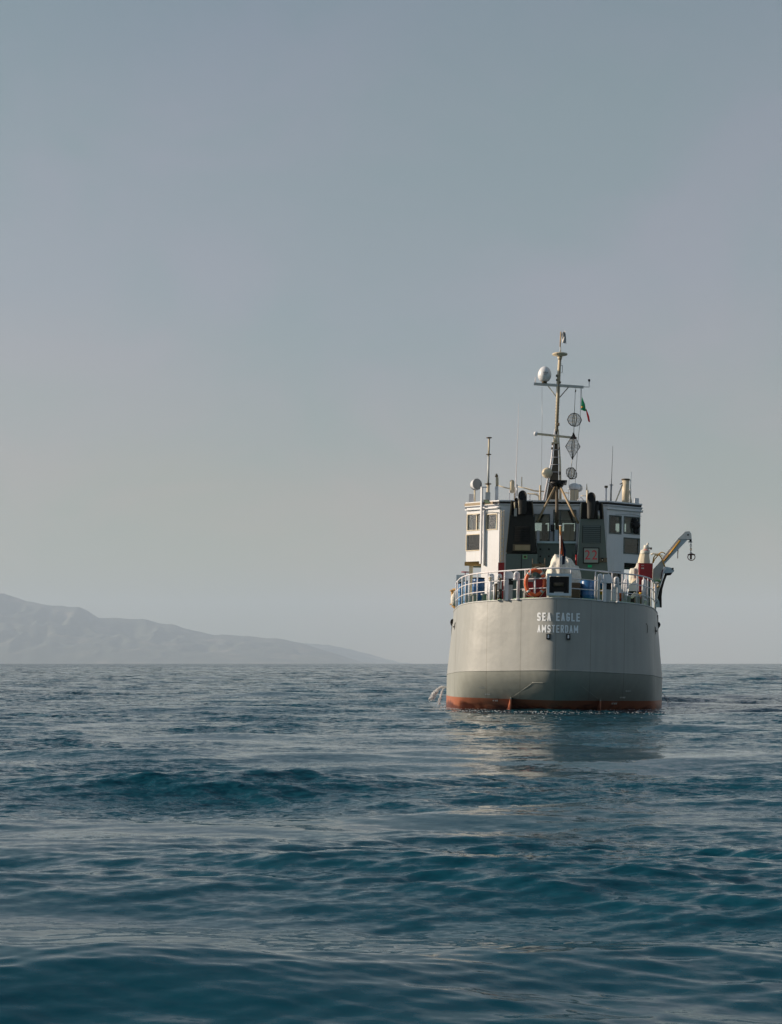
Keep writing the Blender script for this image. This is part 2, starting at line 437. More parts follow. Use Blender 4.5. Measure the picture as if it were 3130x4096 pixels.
def strip(mb, rows, sgn):
    n = len(rows[0]); vs = [(sgn * p[0], p[1], p[2]) for r in rows for p in r]
    fs = []
    for j in range(len(rows) - 1):
        for i in range(n - 1):
            q = (j * n + i, j * n + i + 1, (j + 1) * n + i + 1, (j + 1) * n + i)
            fs.append(q if sgn > 0 else q[::-1])
    mb.add(vs, fs, True)
def full(rows):
    return [[(-p[0], p[1], p[2]) for p in r[::-1]][:-1] + r for r in rows]
strip(up_, full(rows), 1)
strip(up_, lower, 1); strip(up_, lower, -1)
hull = up_.build('hull', M['hull'], ship, fix=False)

def plan_y(curve, x): 
    n = 12 * 8
    return float(np.interp(abs(x), curve[:n, 0], curve[:n, 1]))
def hull_pt(x, z, o=0.0):
    if z > 1.88:
        yk, yd = plan_y(Kc, x * 1.03), plan_y(Dc, x)
        f = (z - 1.85) / 3.25; y = yk + (yd - yk) * f
    else:
        f = 1 - z / 1.88; f = max(0, min(1, f)); g = f ** 1.5
        y = plan_y(Kc, x) + (plan_y(Wc, x) - plan_y(Kc, x)) * g
    return Vector((x, y - o, z))
def QH(r, u, v, o=0.0):
    """photograph point projected on the stern plating"""
    y = 0.5
    for _ in range(12):
        p = Q(r, u, v, y); y = 0.5 * y + 0.5 * hull_pt(p.x, p.z).y
    p = Q(r, u, v, y); p.y -= o
    return p

# deck, coaming
dk = MB()
nn = nD
pts = [(-p[0] , p[1], float(zdeck(p[1])) - .03) for p in Dc[::-1]][:-1] + [(p[0], p[1], float(zdeck(p[1])) - .03) for p in Dc]
for i in range(nD - 1):
    a0, a1 = Dc[i], Dc[i + 1]
    z0, z1 = float(zdeck(a0[1])) - .03, float(zdeck(a1[1])) - .03
    dk.add([(-a0[0], a0[1], z0), (a0[0], a0[1], z0), (a1[0], a1[1], z1), (-a1[0], a1[1], z1)], [(0, 1, 2, 3)])
dk.build('deck', M['deck'], ship)
cm = MB()
edge = [Vector((-p[0] , p[1], float(zdeck(p[1])))) for p in Dc[:17 * 8:2][::-1]] + [Vector((p[0], p[1], float(zdeck(p[1])))) for p in Dc[2:17 * 8:2]]
cm.tube(edge, 0.035, 6)
cm.build('deck_edge', M['grey'], ship)
# knuckle bead
kb = MB()
kb.tube([Vector((-p[0], p[1] - .004, float(zknuck(p[1])))) for p in Kc[:90:2][::-1]] + [Vector((p[0], p[1] - .004, float(zknuck(p[1])))) for p in Kc[2:90:2]], 0.022, 6)
kb.build('knuckle_bead', M['hull'], hull)
# weld ridges on the counter
def ridge(pix, r, w=0.018):
    p = [QH(*q, o=0.005) for q in pix]
    full_ = []
    for i in range(len(p) - 1):
        for k in range(8):
            t_ = k / 8; q = p[i].lerp(p[i + 1], t_); full_.append(hull_pt(q.x, q.z, .006))
    full_.append(p[-1])
    mb = MB(); mb.tube(full_, w, 5); mb.build('weld_ridge', M['hull'], hull)
ridge([(5, 1062, 1515), (5, 1362, 1310)], 5, .01)
ridge([(5, 1362, 1296), (5, 1530, 1302)], 5, .014)
ridge([(5, 385, 1500), (5, 730, 1155)], 5, .012)
ridge([(6, 975, 1110), (6, 1230, 1370)], 6, .012)
ridge([(6, 640, 1420), (6, 400, 1240)], 6, .02)
# skegs
for sgn, xs in ((-1, -2.02), (1, 2.08)):
    s = MB()
    ya = 2.0
    for pa, pb in (((xs, ya, 0.62), 1),):
        top = [(xs, ya, .62), (xs + .05, 3.2, .62), (xs - .22, 3.2, .62)]
        bot = [(xs + .015, ya + .25, -1.3), (xs + .05, 3.2, -1.3), (xs - .22, 3.2, -1.3)]
        s.add(top + bot, [(0, 1, 2), (3, 5, 4), (0, 3, 4, 1), (1, 4, 5, 2), (2, 5, 3, 0)])
    s.box((xs - .03, ya - .1, -1.3), (xs + .03, ya + .1, .60))
    s.build('skeg', M['hull'], hull)

# lettering
def text_mesh(body, name, mat, parent, x0, x1, z0, z1, place, bold=0.02, size_extra=None):
    cu = bpy.data.curves.new('txt', 'FONT'); cu.body = body; cu.align_x = 'LEFT'; cu.offset = bold
    cu.resolution_u = 4
    if size_extra: cu.space_character = size_extra
    ob = bpy.data.objects.new('txt', cu); C.objects.link(ob)
    bpy.context.view_layer.update()
    dg = bpy.context.evaluated_depsgraph_get()
    me = bpy.data.meshes.new_from_object(ob.evaluated_get(dg))
    bpy.data.objects.remove(ob)
    co = np.array([v.co[:] for v in me.vertices]); mn = co.min(0); mx = co.max(0)
    for v in me.vertices:
        tx = (v.co.x - mn[0]) / (mx[0] - mn[0]); tz = (v.co.y - mn[1]) / (mx[1] - mn[1])
        v.co = place(x0 + (x1 - x0) * tx, z0 + (z1 - z0) * tz)
    me.name = name; me.materials.clear(); me.materials.append(mat)
    o = bpy.data.objects.new(name, me); C.objects.link(o); o.parent = parent
    return o
HP = lambda x, z: hull_pt(x, z, .02)
GL = {'S': [[(1, .88), (.8, 1), (.2, 1), (0, .85), (0, .62), (.2, .52), (.8, .46), (1, .34), (1, .14), (.8, 0), (.2, 0), (0, .12)]],
      'E': [[(0, 0), (0, 1)], [(0, 1), (1, 1)], [(0, .5), (.85, .5)], [(0, 0), (1, 0)]],
      'A': [[(0, 0), (.5, 1)], [(.5, 1), (1, 0)], [(.2, .3), (.8, .3)]],
      'G': [[(1, .84), (.8, 1), (.2, 1), (0, .85), (0, .15), (.2, 0), (.8, 0), (1, .15), (1, .46), (.55, .46)]],
      'L': [[(0, 1), (0, 0)], [(0, 0), (1, 0)]],
      'M': [[(0, 0), (0, 1)], [(0, 1), (.5, .3)], [(.5, .3), (1, 1)], [(1, 1), (1, 0)]],
      'T': [[(.5, 0), (.5, 1)], [(0, 1), (1, 1)]],
      'R': [[(0, 0), (0, 1), (.8, 1), (1, .85), (1, .62), (.8, .48), (0, .48)], [(.55, .48), (1, 0)]],
      'D': [[(0, 0), (0, 1), (.7, 1), (1, .8), (1, .2), (.7, 0), (0, 0)]]}
def block_text(word, x0, x1, z0, z1, w):
    """bold condensed stencil-like strokes laid on the stern plating, one mesh per word"""
    mb = MB(); unit = (x1 - x0) / sum((1.25 if c == 'M' else 1.0) for c in word); cx = x0; lay = 0
    for c in word:
        wd = unit * (1.25 if c == 'M' else 1.0); a0_, a1_ = cx + unit * .13 + w / 2, cx + wd - unit * .13 - w / 2; cx += wd
        for st in GL[c]:
            for (p, q) in zip(st[:-1], st[1:]):
                lay += 1
                P = Vector((a0_ + (a1_ - a0_) * p[0], z0 + w / 2 + (z1 - z0 - w) * p[1])); R2 = Vector((a0_ + (a1_ - a0_) * q[0], z0 + w / 2 + (z1 - z0 - w) * q[1]))
                d = (R2 - P).normalized(); n = Vector((-d.y, d.x)) * w / 2; P = P - d * w * .42; R2 = R2 + d * w * .42
                k = 4; vs = []
                for i_ in range(k + 1):
                    m_ = P.lerp(R2, i_ / k)
                    for sg in (1, -1): vs.append(hull_pt((m_ + n * sg).x, (m_ + n * sg).y, .016 + .0012 * (lay % 9)))
                mb.add(vs, [(2 * i_, 2 * i_ + 1, 2 * i_ + 3, 2 * i_ + 2) for i_ in range(k)])
    return mb
a0 = QH(0, 2147, 2484); a1 = QH(0, 2322, 2453)
aw = (a1.x - a0.x)
block_text('SEA', a0.x, a0.x + aw * .34, a0.z, a1.z, .068).build('name_lettering', M['letter'], hull, fix=False)
block_text('EAGLE', a0.x + aw * .43, a1.x + .02, a0.z, a1.z, .068).build('name_lettering', M['letter'], hull, fix=False)
b0 = QH(0, 2148, 2530); b1 = QH(0, 2316, 2502)
block_text('AMSTERDAM', b0.x, b1.x, b0.z, b1.z, .054).build('port_lettering', M['letter'], hull, fix=False)
# transom lights under the name
for (r, u, v) in ((5, 1590, 650), (6, 240, 605)):
    c = QH(r, u, v)
    s = MB(); s.box((c.x - .09, c.y - .10, c.z - .13), (c.x + .09, c.y + .06, c.z + .12))
    s.m = 1; s.box((c.x - .035, c.y - .125, c.z - .07), (c.x + .035, c.y - .102, c.z + .08))
    s.build('stern_light', [M['dark_grey'], M['white']], hull)
# mooring fairleads on the quarters: dark oval with plate
for (r, u, v, h) in ((5, 297, 515, .22), (6, 1350, 530, .22)):
    c = QH(r, u, v, .0); sg = 1 if c.x > 0 else -1
    s = MB()
    n_ = Vector((sg * .8, -.6, 0)).normalized(); tdir = Vector((n_.y, -n_.x, 0)) * -sg
    c = c + n_ * .02
    ring = [c + tdir * .10 * math.cos(q) + Vector((0, 0, h * math.sin(q))) for q in np.linspace(0, 2 * PI, 17)[:-1]]
    s.prism(ring, n_ * .02)
    s.obox(c + n_ * .03, tdir * .17, n_ * .012, Vector((0, 0, .035)))
    s.build('fairlead', M['black'], hull)
c = QH(6, 1240, 505, .03)
s = MB(); s.tube([c + Vector((.09 * math.cos(q), .06 * math.cos(q), .26 * math.sin(q))) for q in np.linspace(0, 2 * PI, 25)[:-1]], .012, 5, closed=True)
s.build('weld_ring', M['dark_grey'], hull)
# draught marks (small worn white figures)
for (r, u, v) in ((5, 665, 1355), (5, 745, 1450), (5, 850, 1540), (6, 1015, 1295), (6, 945, 1380), (6, 835, 1460)):
    c = QH(r, u, v, .02); s = MB()
    for dx in (-.10, 0, .08):
        s.obox(hull_pt(c.x + dx, c.z, .012), (.028, 0, .0), (0, .004, 0), (0, .01, .06))
        s.obox(hull_pt(c.x + dx + .03, c.z + .03, .012), (.022, 0, .0), (0, .005, 0), (0, 0, .018))
    s.build('draught_mark', M['grey'], hull)
# rubbing strake and fenders along both sides
for sg in (-1, 1):
    s = MB(); s.tube([Vector((sg * (p[0] + .06), p[1], float(zdeck(p[1])) - .55)) for p in Dc[80:132:2]], .12, 8)
    s.build('rubbing_strake', M['rubber'], hull)
s = MB()
for k in range(5):
    y = 9.5 + k * 3.2
    x = float(np.interp(y, Dc[60:120, 1], Dc[60:120, 0])) + .05
    s = MB(); s.cyl((x, y, 4.75), (x + .05, y, 2.6), .06, seg=10); s.build('side_fender', M['rubber'], hull)
    s = MB(); s.cyl((-x, y, 4.35), (-x - .05, y, 3.0), .05, seg=10); s.build('side_fender', M['rubber'], hull)
# green waterway patches at the deck edge
# ------------------------------------------------------------------ railing
rail = empty('railing', ship)
def edge_pt(s_, inset=.06):
    """s_ signed index along the deck curve"""
    i = min(abs(s_), nD - 1.001); k = int(i); f = i - k
    p = Dc[k] * (1 - f) + Dc[k + 1] * f
    x = max(p[0] - inset, 0) if abs(s_) > 4 else p[0]
    return Vector((math.copysign(x, s_), p[1] + inset * .6, float(zdeck(p[1]))))
# arc-length table
arc = [0.0]
for i in range(1, nD): arc.append(arc[-1] + float(np.hypot(*(Dc[i] - Dc[i - 1]))))
def at_arc(d, inset=.06):
    i = float(np.interp(abs(d), arc, range(nD)))
    if abs(d) < 1e-6: return Vector((0, .04, float(zdeck(0))))
    return edge_pt(math.copysign(i, d), inset)
def x_to_arc(x):
    i = float(np.interp(abs(x), Dc[:96, 0], range(96)));
    return math.copysign(float(np.interp(i, range(nD), arc)), x)
ROLL = 0.36
gx0, gx1 = Q(2, 350, 1700, 0).x, Q(2, 730, 1700, 0).x
ga0, ga1 = x_to_arc(gx0), x_to_arc(gx1)
AE = 9.2
def rail_run(name, d0, d1, h, r):
    s = MB(); n = max(2, int(abs(d1 - d0) / .2))
    s.tube([at_arc(d0 + (d1 - d0) * k / n) + Vector((0, 0, h)) for k in range(n + 1)], r, 8)
    s.build(name, M['rail'], rail)
rail_run('handrail', -AE, AE, 1.34, .035)
for h in (.46, .90):
    rail_run('guard_rail', -AE, ga0, h, .022); rail_run('guard_rail', ga1, AE, h, .022)
post_px = [(9, 228, 600), (9, 315, 600), (9, 385, 600), (9, 460, 500), (9, 615, 600), (9, 820, 600), (9, 1150, 500), (9, 1560, 400)]
xs_posts = []
for (r, u, v) in post_px:
    y = 2.0
    for _ in range(14):
        p = Q(r, u, v, y); y = .5 * y + .5 * plan_y(Dc, p.x)
    xs_posts.append(p.x)
for (r, u, v) in ((6, 620, 60), (3, 265, 1800), (3, 410, 1800), (3, 470, 1800), (3, 618, 1850), (3, 712, 1800), (3, 770, 1900), (3, 822, 1900), (2, 1130, 1700), (2, 1395, 1700)):
    y = 2.0
    for _ in range(14):
        p = Q(r, u, v, y); y = .5 * y + .5 * plan_y(Dc, p.x)
    xs_posts.append(p.x)
seen = []
for x in sorted(xs_posts):
    if abs(x) > 4.9: x = math.copysign(4.9, x)
    if any(abs(x - q) < .1 for q in seen): continue
    seen.append(x)
    b = at_arc(x_to_arc(x)); s = MB(); s.cyl(b - Vector((0, 0, .02)), b + Vector((0, 0, 1.34)), .03, seg=8)
    s.build('stanchion', M['rail'], rail)
for d in (-9.2, -8.3, 8.3, 9.2):
    b = at_arc(d); s = MB(); s.cyl(b, b + Vector((0, 0, 1.34)), .03, seg=8); s.build('stanchion', M['rail'], rail)
for (u, v0, v1) in ((1270, 1310, 1400), (1335, 1480, 1660)):
    p0, p1 = Q(1, u, v0, .25), Q(1, u, v1, .25)
    s = MB(); s.cyl(p0, p1, .028, seg=8); s.build('stanchion', M['rail'], rail)
p0 = Q(2, 725, 1480, .2); p1 = Q(2, 725, 1560, .2); s = MB(); s.cyl(p0, p1, .03, seg=8); s.build('stanchion', M['rail'], rail)

# stern gate: blue-grey frame with a dark roller box
gate = empty('stern_gate', ship)
def frame(mb, P00, P11, y, w, d):
    x0, x1 = P00.x, P11.x; z1, z0 = P00.z, P11.z
    mb.box((x0, y, z0), (x0 + w, y + d, z1)); mb.box((x1 - w, y, z0), (x1, y + d, z1))
    mb.box((x0 + w, y, z1 - w), (x1 - w, y + d, z1)); mb.box((x0 + w, y, z0), (x1 - w, y + d, z0 + w))
A, B = Q(2, 350, 1545, -.06), Q(2, 732, 1895, -.06)
s = MB(); frame(s, A, B, -.06, .11, .14); s.build('gate_frame', M['gate_blue'], gate)
s = MB(); s.box((A.x + .115, .25, B.z + .1), (B.x - .115, .29, A.z - .12))
s.box((A.x + .115, .02, B.z + .12), (A.x + .2, .25, A.z - .14)); s.box((B.x - .2, .02, B.z + .12), (B.x - .115, .25, A.z - .14)); s.build('roller_box', M['black'], gate)
c0, c1 = Q(2, 455, 1680, .1), Q(2, 610, 1760, .1)
s = MB(); s.cyl((c0.x, .12, (c0.z + c1.z) / 2), (c1.x, .12, (c0.z + c1.z) / 2), .085, seg=14); s.build('roller', M['brown'], gate)
c0, c1 = Q(2, 460, 1835, .0), Q(2, 610, 1870, .0)
s = MB(); s.box((c0.x, -.02, c0.z), (c1.x, .06, c1.z - .02)); s.build('light_bar', M['grey'], gate)

# ------------------------------------------------------------------ deck fittings at the stern
def on_deck(r, u, v, y, dz=0.0):
    p = Q(r, u, v, y); p.z = float(zdeck(y)) - .03 + dz; return p
def gooseneck(r, ul, ur, vt, y, rad=.055, drop=.35, flip=False):
    """white inverted-U air pipe; tall leg on the right unless flipped"""
    pl, pr = Q(r, ul, vt, y), Q(r, ur, vt, y)
    if flip: tall, short = pl, pr
    else: tall, short = pr, pl
    zt = tall.z; rr = abs(pr.x - pl.x) / 2; zc = zt - rr; zb = float(zdeck(y)) - .03
    cx = (pl.x + pr.x) / 2; sg = 1 if tall.x > cx else -1
    pts_ = [Vector((tall.x, y, zb))] + [Vector((cx + sg * rr * math.cos(q), y, zc + rr * math.sin(q))) for q in np.linspace(0, PI, 11)]
    pts_.append(Vector((short.x, y, zc - drop)))
    s = MB(); s.tube(pts_, rad, 10)
    s.cyl((tall.x, y, zb), (tall.x, y, zb + .05), rad * 1.7, seg=12)
    s.cyl((short.x, y, zc - drop - .04), (short.x, y, zc - drop + .06), rad * 1.3, seg=12)
    s.build('gooseneck_vent', M['white'], ship)
gooseneck(9, 1395, 1455, 155, .9, .07, .22)
gooseneck(9, 1055, 1110, 195, 1.9, .055, .95)
gooseneck(9, 890, 955, 190, 2.3, .06, 1.1, True)
gooseneck(2, 1160, 1210, 1570, 1.0, .06, .25, True)
gooseneck(2, 1425, 1465, 1615, 1.5, .055, .3)
gooseneck(3, 285, 325, 1670, 1.7, .05, .4)
gooseneck(3, 425, 465, 1700, 2.2, .05, .3, True)
gooseneck(3, 685, 720, 1700, 3.6, .05, .9, True)
# mushroom ventilators
for (r, u0, u1, v0, v1, y) in ((9, 1190, 1370, 130, 270, 1.2), (2, 1222, 1370, 1560, 1700, 1.2)):
    p0, p1 = Q(r, u0, v0, y), Q(r, u1, v1, y); cx = (p0.x + p1.x) / 2
    s = MB(); w = (p1.x - p0.x) / 2
    s.prism([(p0.x, y - .15, p1.z), (p1.x, y - .15, p1.z), (p1.x - .02, y - .15, p0.z - .1), (cx + .1, y - .15, p0.z), (p0.x + .05, y - .15, p0.z)], (0, .35, 0))
    s.box((p0.x + .02, y - .1, float(zdeck(y)) - .03), (p0.x + .02 + w * .75, y + .12, p1.z + .002))
    s.build('ventilator', M['white'], ship)
    s = MB(); s.box((p0.x + w * .8, y - .02, p1.z - .28), (p1.x - .03, y + .16, p1.z - .01))
    s.m = 1; s.box((p0.x + w * .85, y + .0, float(zdeck(y)) - .03), (p1.x - .06, y + .14, p1.z - .281))
    s.build('vent_cabinet', [M['dark_grey'], M['grey']], ship)
# life ring
lb = Q(2, 165, 1690, .42)
ringroot = root('lifebuoy', lb, 'orange lifebuoy with silver bands hanging on the stern rail', 'lifebuoy')
s = MB(); R_, r_ = .50, .085
cpts = [lb + Vector((.84 * R_ * math.cos(q), 0, R_ * 1.12 * math.sin(q))) for q in np.linspace(0, 2 * PI, 33)[:-1]]
s.tube(cpts, r_, 10, closed=True); s.build('ring', M['orange'], ringroot, off=lb)
for q in (.25 * PI, .75 * PI, 1.25 * PI, 1.75 * PI):
    d = [lb + Vector((.84 * R_ * math.cos(q + e), 0, R_ * 1.12 * math.sin(q + e))) for e in (-.1, 0, .1)]
    s = MB(); s.tube(d, r_ * 1.06, 10); s.build('reflective_band', M['grey'], ringroot, off=lb)
s = MB()
s.tube([lb + Vector((.84 * R_ * 1.25 * math.cos(q), -.02, R_ * 1.38 * math.sin(q) + .04 * math.sin(6 * q))) for q in np.linspace(0, 2 * PI, 41)[:-1]], .012, 5, closed=True)
s.build('grab_line', M['canvas_cream'], ringroot, off=lb)
# red hose bin behind the lifebuoy
p0, p1 = on_deck(2, 45, 1900, 1.0), on_deck(2, 340, 1900, 1.0); zt = Q(2, 45, 1640, 1.0).z
s = MB(); s.box((p0.x, .75, p0.z), (p1.x, 1.25, zt))
s.m = 1; s.box((p0.x + .25, .70, p0.z + .15), (p0.x + .36, .748, zt + .12)); s.box((p0.x + .02, .70, zt - .12), (p0.x + .24, .748, zt + .06))
single(s, 'deck_locker', [M['red'], M['grey']], Vector(((p0.x + p1.x) / 2, 1.0, p0.z)), 'dark red locker on deck behind the orange lifebuoy', 'locker')

# drums
def drum(r, u0, u1, vt, y, mat, label, name='plastic_drum', vb=None, squash=1.0):
    p0, p1 = Q(r, u0, vt, y), Q(r, u1, vt, y); rad = (p1.x - p0.x) / 2; cx = (p0.x + p1.x) / 2
    zb = float(zdeck(y)) - .03; h = p0.z - zb
    base = Vector((cx, y, zb)); t_ = root(name, base, label, 'drum', 'blue plastic drums on the stern deck')
    prof = [(rad * .9, 0), (rad * .97, .04), (rad * .97, h * .3), (rad, h * .33), (rad * .97, h * .36), (rad * .97, h * .64), (rad, h * .67), (rad * .97, h * .7), (rad * .97, h * .9), (rad * .9, h * .97), (rad * .8, h * .975)]
    s = MB(); s.lathe(base, prof, 24); s.build('drum_body', M[mat], t_, off=base)
    s = MB(); s.lathe(base, [(rad * .92, h * .955), (rad * .95, h * .96), (rad * .95, h), (rad * .6, h + .004)], 24); s.build('drum_lid', M['black'], t_, off=base)
drum(1, 455, 635, 1437, 4.6, 'blue', 'dark blue drum with black lid, leftmost big drum behind the port quarter rail')
drum(1, 262, 330, 1500, 6.9, 'pale_blue', 'pale blue drum pressed against the rail at the far port corner')
drum(1, 335, 395, 1478, 6.3, 'pale_blue', 'pale blue drum second from the port corner, next to the grey box')
drum(2, 872, 1110, 1640, 1.9, 'blue', 'dark blue drum right of the stern gate under the rail')
# small grey box near port rail
p0, p1 = on_deck(9, 432, 700, 4.6), on_deck(9, 535, 700, 4.6); zt = Q(9, 432, 608, 4.6).z
s = MB(); s.box((p0.x, 4.4, p0.z - .1), (p1.x, 4.9, zt)); s.m = 1; s.box((p1.x + .01, 4.5, p0.z), (p1.x + .2, 4.9, zt + .12))
single(s, 'storage_box', [M['grey'], M['brown']], Vector((p0.x, 4.6, p0.z)), 'low grey box with brown side by the port quarter rail', 'box')
# white cabinet at far port corner with a red valve wheel
p0, p1 = Q(9, 230, 195, 8.2), Q(9, 400, 640, 8.2)
s = MB(); s.box((p0.x, 8.2, float(zdeck(8.2))), (p1.x, 9.2, p0.z)); cab = s.build('port_cabinet', M['white'], ship)
vc = Q(9, 405, 140, 8.6); s = MB(); s.tube([vc + Vector((.2 * math.cos(q), .2 * math.sin(q), 0)) for q in np.linspace(0, 2 * PI, 17)[:-1]], .02, 6, closed=True)
s.cyl(vc - Vector((.2, 0, 0)), vc + Vector((.2, 0, 0)), .015, seg=6); s.cyl(vc - Vector((0, .2, 0)), vc + Vector((0, .2, 0)), .015, seg=6)
s.cyl(vc, (vc.x, vc.y, p0.z - .01), .02, seg=6)
s.build('valve_wheel', M['red'], ship)
# ochre pipe fitting outside port corner with white hanging fender
a_, b_ = Q(9, 150, 490, 8.4), Q(9, 150, 790, 8.4)
s = MB(); s.cyl(a_, b_, .07, seg=10); s.cyl(a_ + Vector((0, 0, -.08)), a_, .12, seg=10); s.cyl(b_, b_ + Vector((0, 0, .07)), .13, seg=10)
s.tube([a_, a_ + Vector((.25, 0, .03)), a_ + Vector((.55, 0, 0))], .06, 8); s.tube([b_, b_ + Vector((.2, .05, -.18)), b_ + Vector((.3, .1, -.3))], .08, 8)
s.build('overboard_pipe', M['ochre'], ship)
c_ = Q(9, 195, 680, 8.0)
s = MB(); s.lathe((c_.x, c_.y, c_.z - .33), [(.03, 0), (.14, .06), (.19, .2), (.2, .4), (.15, .56), (.06, .64), (.03, .74)], 16)
single(s, 'hanging_fender', M['canvas'], c_, 'white rounded fender hanging outside the port quarter rail', 'fender')

# small clutter on the port quarter deck : bollards, pipes
for (u, v0, v1, y, rad, mat) in ((895, 250, 320, 1.75, .05, 'cream'), (1100, 270, 310, 1.6, .06, 'brown'), (1015, 380, 690, 1.45, .06, 'brown'), (1100, 490, 670, 1.3, .07, 'black'), (980, 400, 690, 1.5, .055, 'white'), (905, 240, 700, 2.0, .09, 'white')):
    a_, b_ = Q(9, u, v0, y), Q(9, u, v1, y); b_.z = max(b_.z, float(zdeck(y)) - .02)
    s = MB(); s.cyl(b_, a_, rad, seg=12); s.lathe((a_.x, y, a_.z), [(rad * 1.3, -.04), (rad * 1.3, .01), (rad * .6, .04)], 12)
    s.build('deck_fitting', M[mat], ship)
# twin bollards
for (x, y) in ((-3.6, 3.4), (3.55, 3.4), (-1.2, 1.1)):
    s = MB()
    for e in (-.22, .22):
        s.lathe((x + e, y, float(zdeck(y)) - .03), [(.12, 0), (.12, .42), (.16, .44), (.16, .5), (.05, .51)], 16)
    s.box((x - .42, y - .18, float(zdeck(y)) - .03), (x + .42, y + .18, float(zdeck(y)) + .02))
    s.build('bollard', M['grey'], ship)
# green waterway edge
for x0, x1 in ((-2.0, -.9), (-3.2, -2.3), (1.15, 2.0), (2.15, 3.6)):
    s = MB(); n = 8
    for k in range(n):
        xa, xb = x0 + (x1 - x0) * k / n, x0 + (x1 - x0) * (k + 1) / n
        pa, pb = at_arc(x_to_arc(xa), .03), at_arc(x_to_arc(xb), .03)
        s.obox((pa + pb) / 2 + Vector((0, .07, .03)), (pb - pa) / 2, (0, .05, 0), (0, 0, .03))
    s.build('deck_coaming', M['lightgreen'], ship)

# tarpaulin-covered winch : lumpy draped shape
def heap(name, c, prof_px, r, y, depth, mat, label, cat):
    """draped canvas: silhouette measured, closed round in depth with folds"""
    sil = [Q(r, u, v, y) for (u, v) in prof_px]
    zmax = max(p.z for p in sil); zb = float(zdeck(y)) - .03
    xs = [p.x for p in sil]; zs = [p.z for p in sil]
    n, m = 48, 28
    vs = []; fs = []
    x0, x1 = min(xs), max(xs)
    for i in range(n + 1):
        x = x0 + (x1 - x0) * i / n; zt = float(np.interp(x, xs, zs))
        for j in range(m + 1):
            ang = PI * j / m
            yy = y + depth / 2 - depth / 2 * math.cos(ang) * (1 + .06 * math.sin(13 * x) )
            prof_ = math.sin(ang) ** .45
            fold = .07 * math.sin(23 * x + 11 * yy) * math.sin(15 * yy + 5 * x) + .06 * math.sin(9 * x + 2.5 * math.sin(3 * yy)) * (1 - prof_) + .03 * math.sin(17 * x + 7 * yy + 1.7)
            z = zb + (zt - zb) * prof_ + fold * (0 if j in (0, m) else 1)
            vs.append((x + .03 * math.sin(9 * z + 3 * yy), yy, max(z, zb)))
    for i in range(n):
        for j in range(m):
            a1 = i * (m + 1) + j; fs.append((a1, a1 + m + 1, a1 + m + 2, a1 + 1))
    s = MB(); s.add(vs, fs, True)
    base = Vector(((x0 + x1) / 2, y + depth / 2, zb))
    return single(s, name, M[mat], base, label, cat)
heap('covered_winch', None, [(318, 1620), (345, 1520), (385, 1440), (410, 1360), (440, 1290), (480, 1250), (535, 1232), (580, 1262), (620, 1290), (665, 1255), (690, 1275), (730, 1320), (790, 1385), (840, 1440), (880, 1480), (888, 1600)],
     2, 2.2, 1.7, 'canvas', 'white canvas cover draped over the winch behind the stern gate', 'covered winch')
# dark bench behind the rail on the left
p0, p1 = Q(1, 1290, 1240, 4.5), Q(1, 1480, 1285, 4.5)
s = MB(); s.box((p0.x, 4.5, p1.z), (p1.x, 5.0, p0.z)); s.cyl((p0.x + .03, 4.55, float(zdeck(4.5))), (p0.x + .03, 4.55, Q(1, 1300, 1170, 4.5).z), .02, seg=6)
s.cyl((p1.x - .03, 4.55, float(zdeck(4.5))), (p1.x - .03, 4.55, Q(1, 1300, 1160, 4.5).z), .02, seg=6)
s.build('deck_rack', M['brown'], ship)
# brown crates beside the right drum
p0, p1 = Q(2, 740, 1690, 1.6), Q(2, 868, 1920, 1.6)
s = MB(); s.box((p0.x, 1.6, float(zdeck(1.6)) - .03), (p1.x, 2.0, p0.z))
for k in range(4):
    s.box((p0.x - .01, 1.57, p0.z - .12 - k * .18), (p1.x + .01, 1.598, p0.z - .05 - k * .18))
single(s, 'wooden_crate', M['brown'], Vector((p0.x, 1.6, float(zdeck(1.6)))), 'dark brown crate between the stern gate and the right blue drum', 'crate')
# coloured gear seen through the starboard rail
for i, (r, u0, u1, v0, v1, y, mat, lab) in enumerate((
        (2, 1180, 1240, 1700, 1790, 2.6, 'blue', 'small blue tub left of the white starboard ventilator'),
        (2, 1180, 1240, 1800, 1880, 2.4, 'yellow', 'small yellow tub under the blue tub by the ventilator'),
        (3, 345, 410, 1890, 1960, 3.4, 'orange', 'small orange tub behind the starboard rail by the red one'),
        (3, 345, 400, 1962, 2030, 3.3, 'red', 'small red tub behind the starboard rail below the orange one'),
        (3, 630, 700, 1880, 1930, 4.6, 'yellow', 'yellow coil of hose beside the grey ramp at the starboard rail'))):
    p0, p1 = Q(r, u0, v0, y), Q(r, u1, v1, y)
    s = MB(); w = (p1.x - p0.x) / 2; h = p0.z - p1.z
    s.lathe(((p0.x + p1.x) / 2, y, p1.z), [(w * .85, 0), (w, h * .8), (w * 1.06, h * .82), (w * 1.06, h), (w * .9, h), (w * .8, h * .6)], 16)
    single(s, 'deck_tub', M[mat], Vector(((p0.x + p1.x) / 2, y, p1.z)), lab, 'tub', 'small coloured tubs on the starboard quarter')

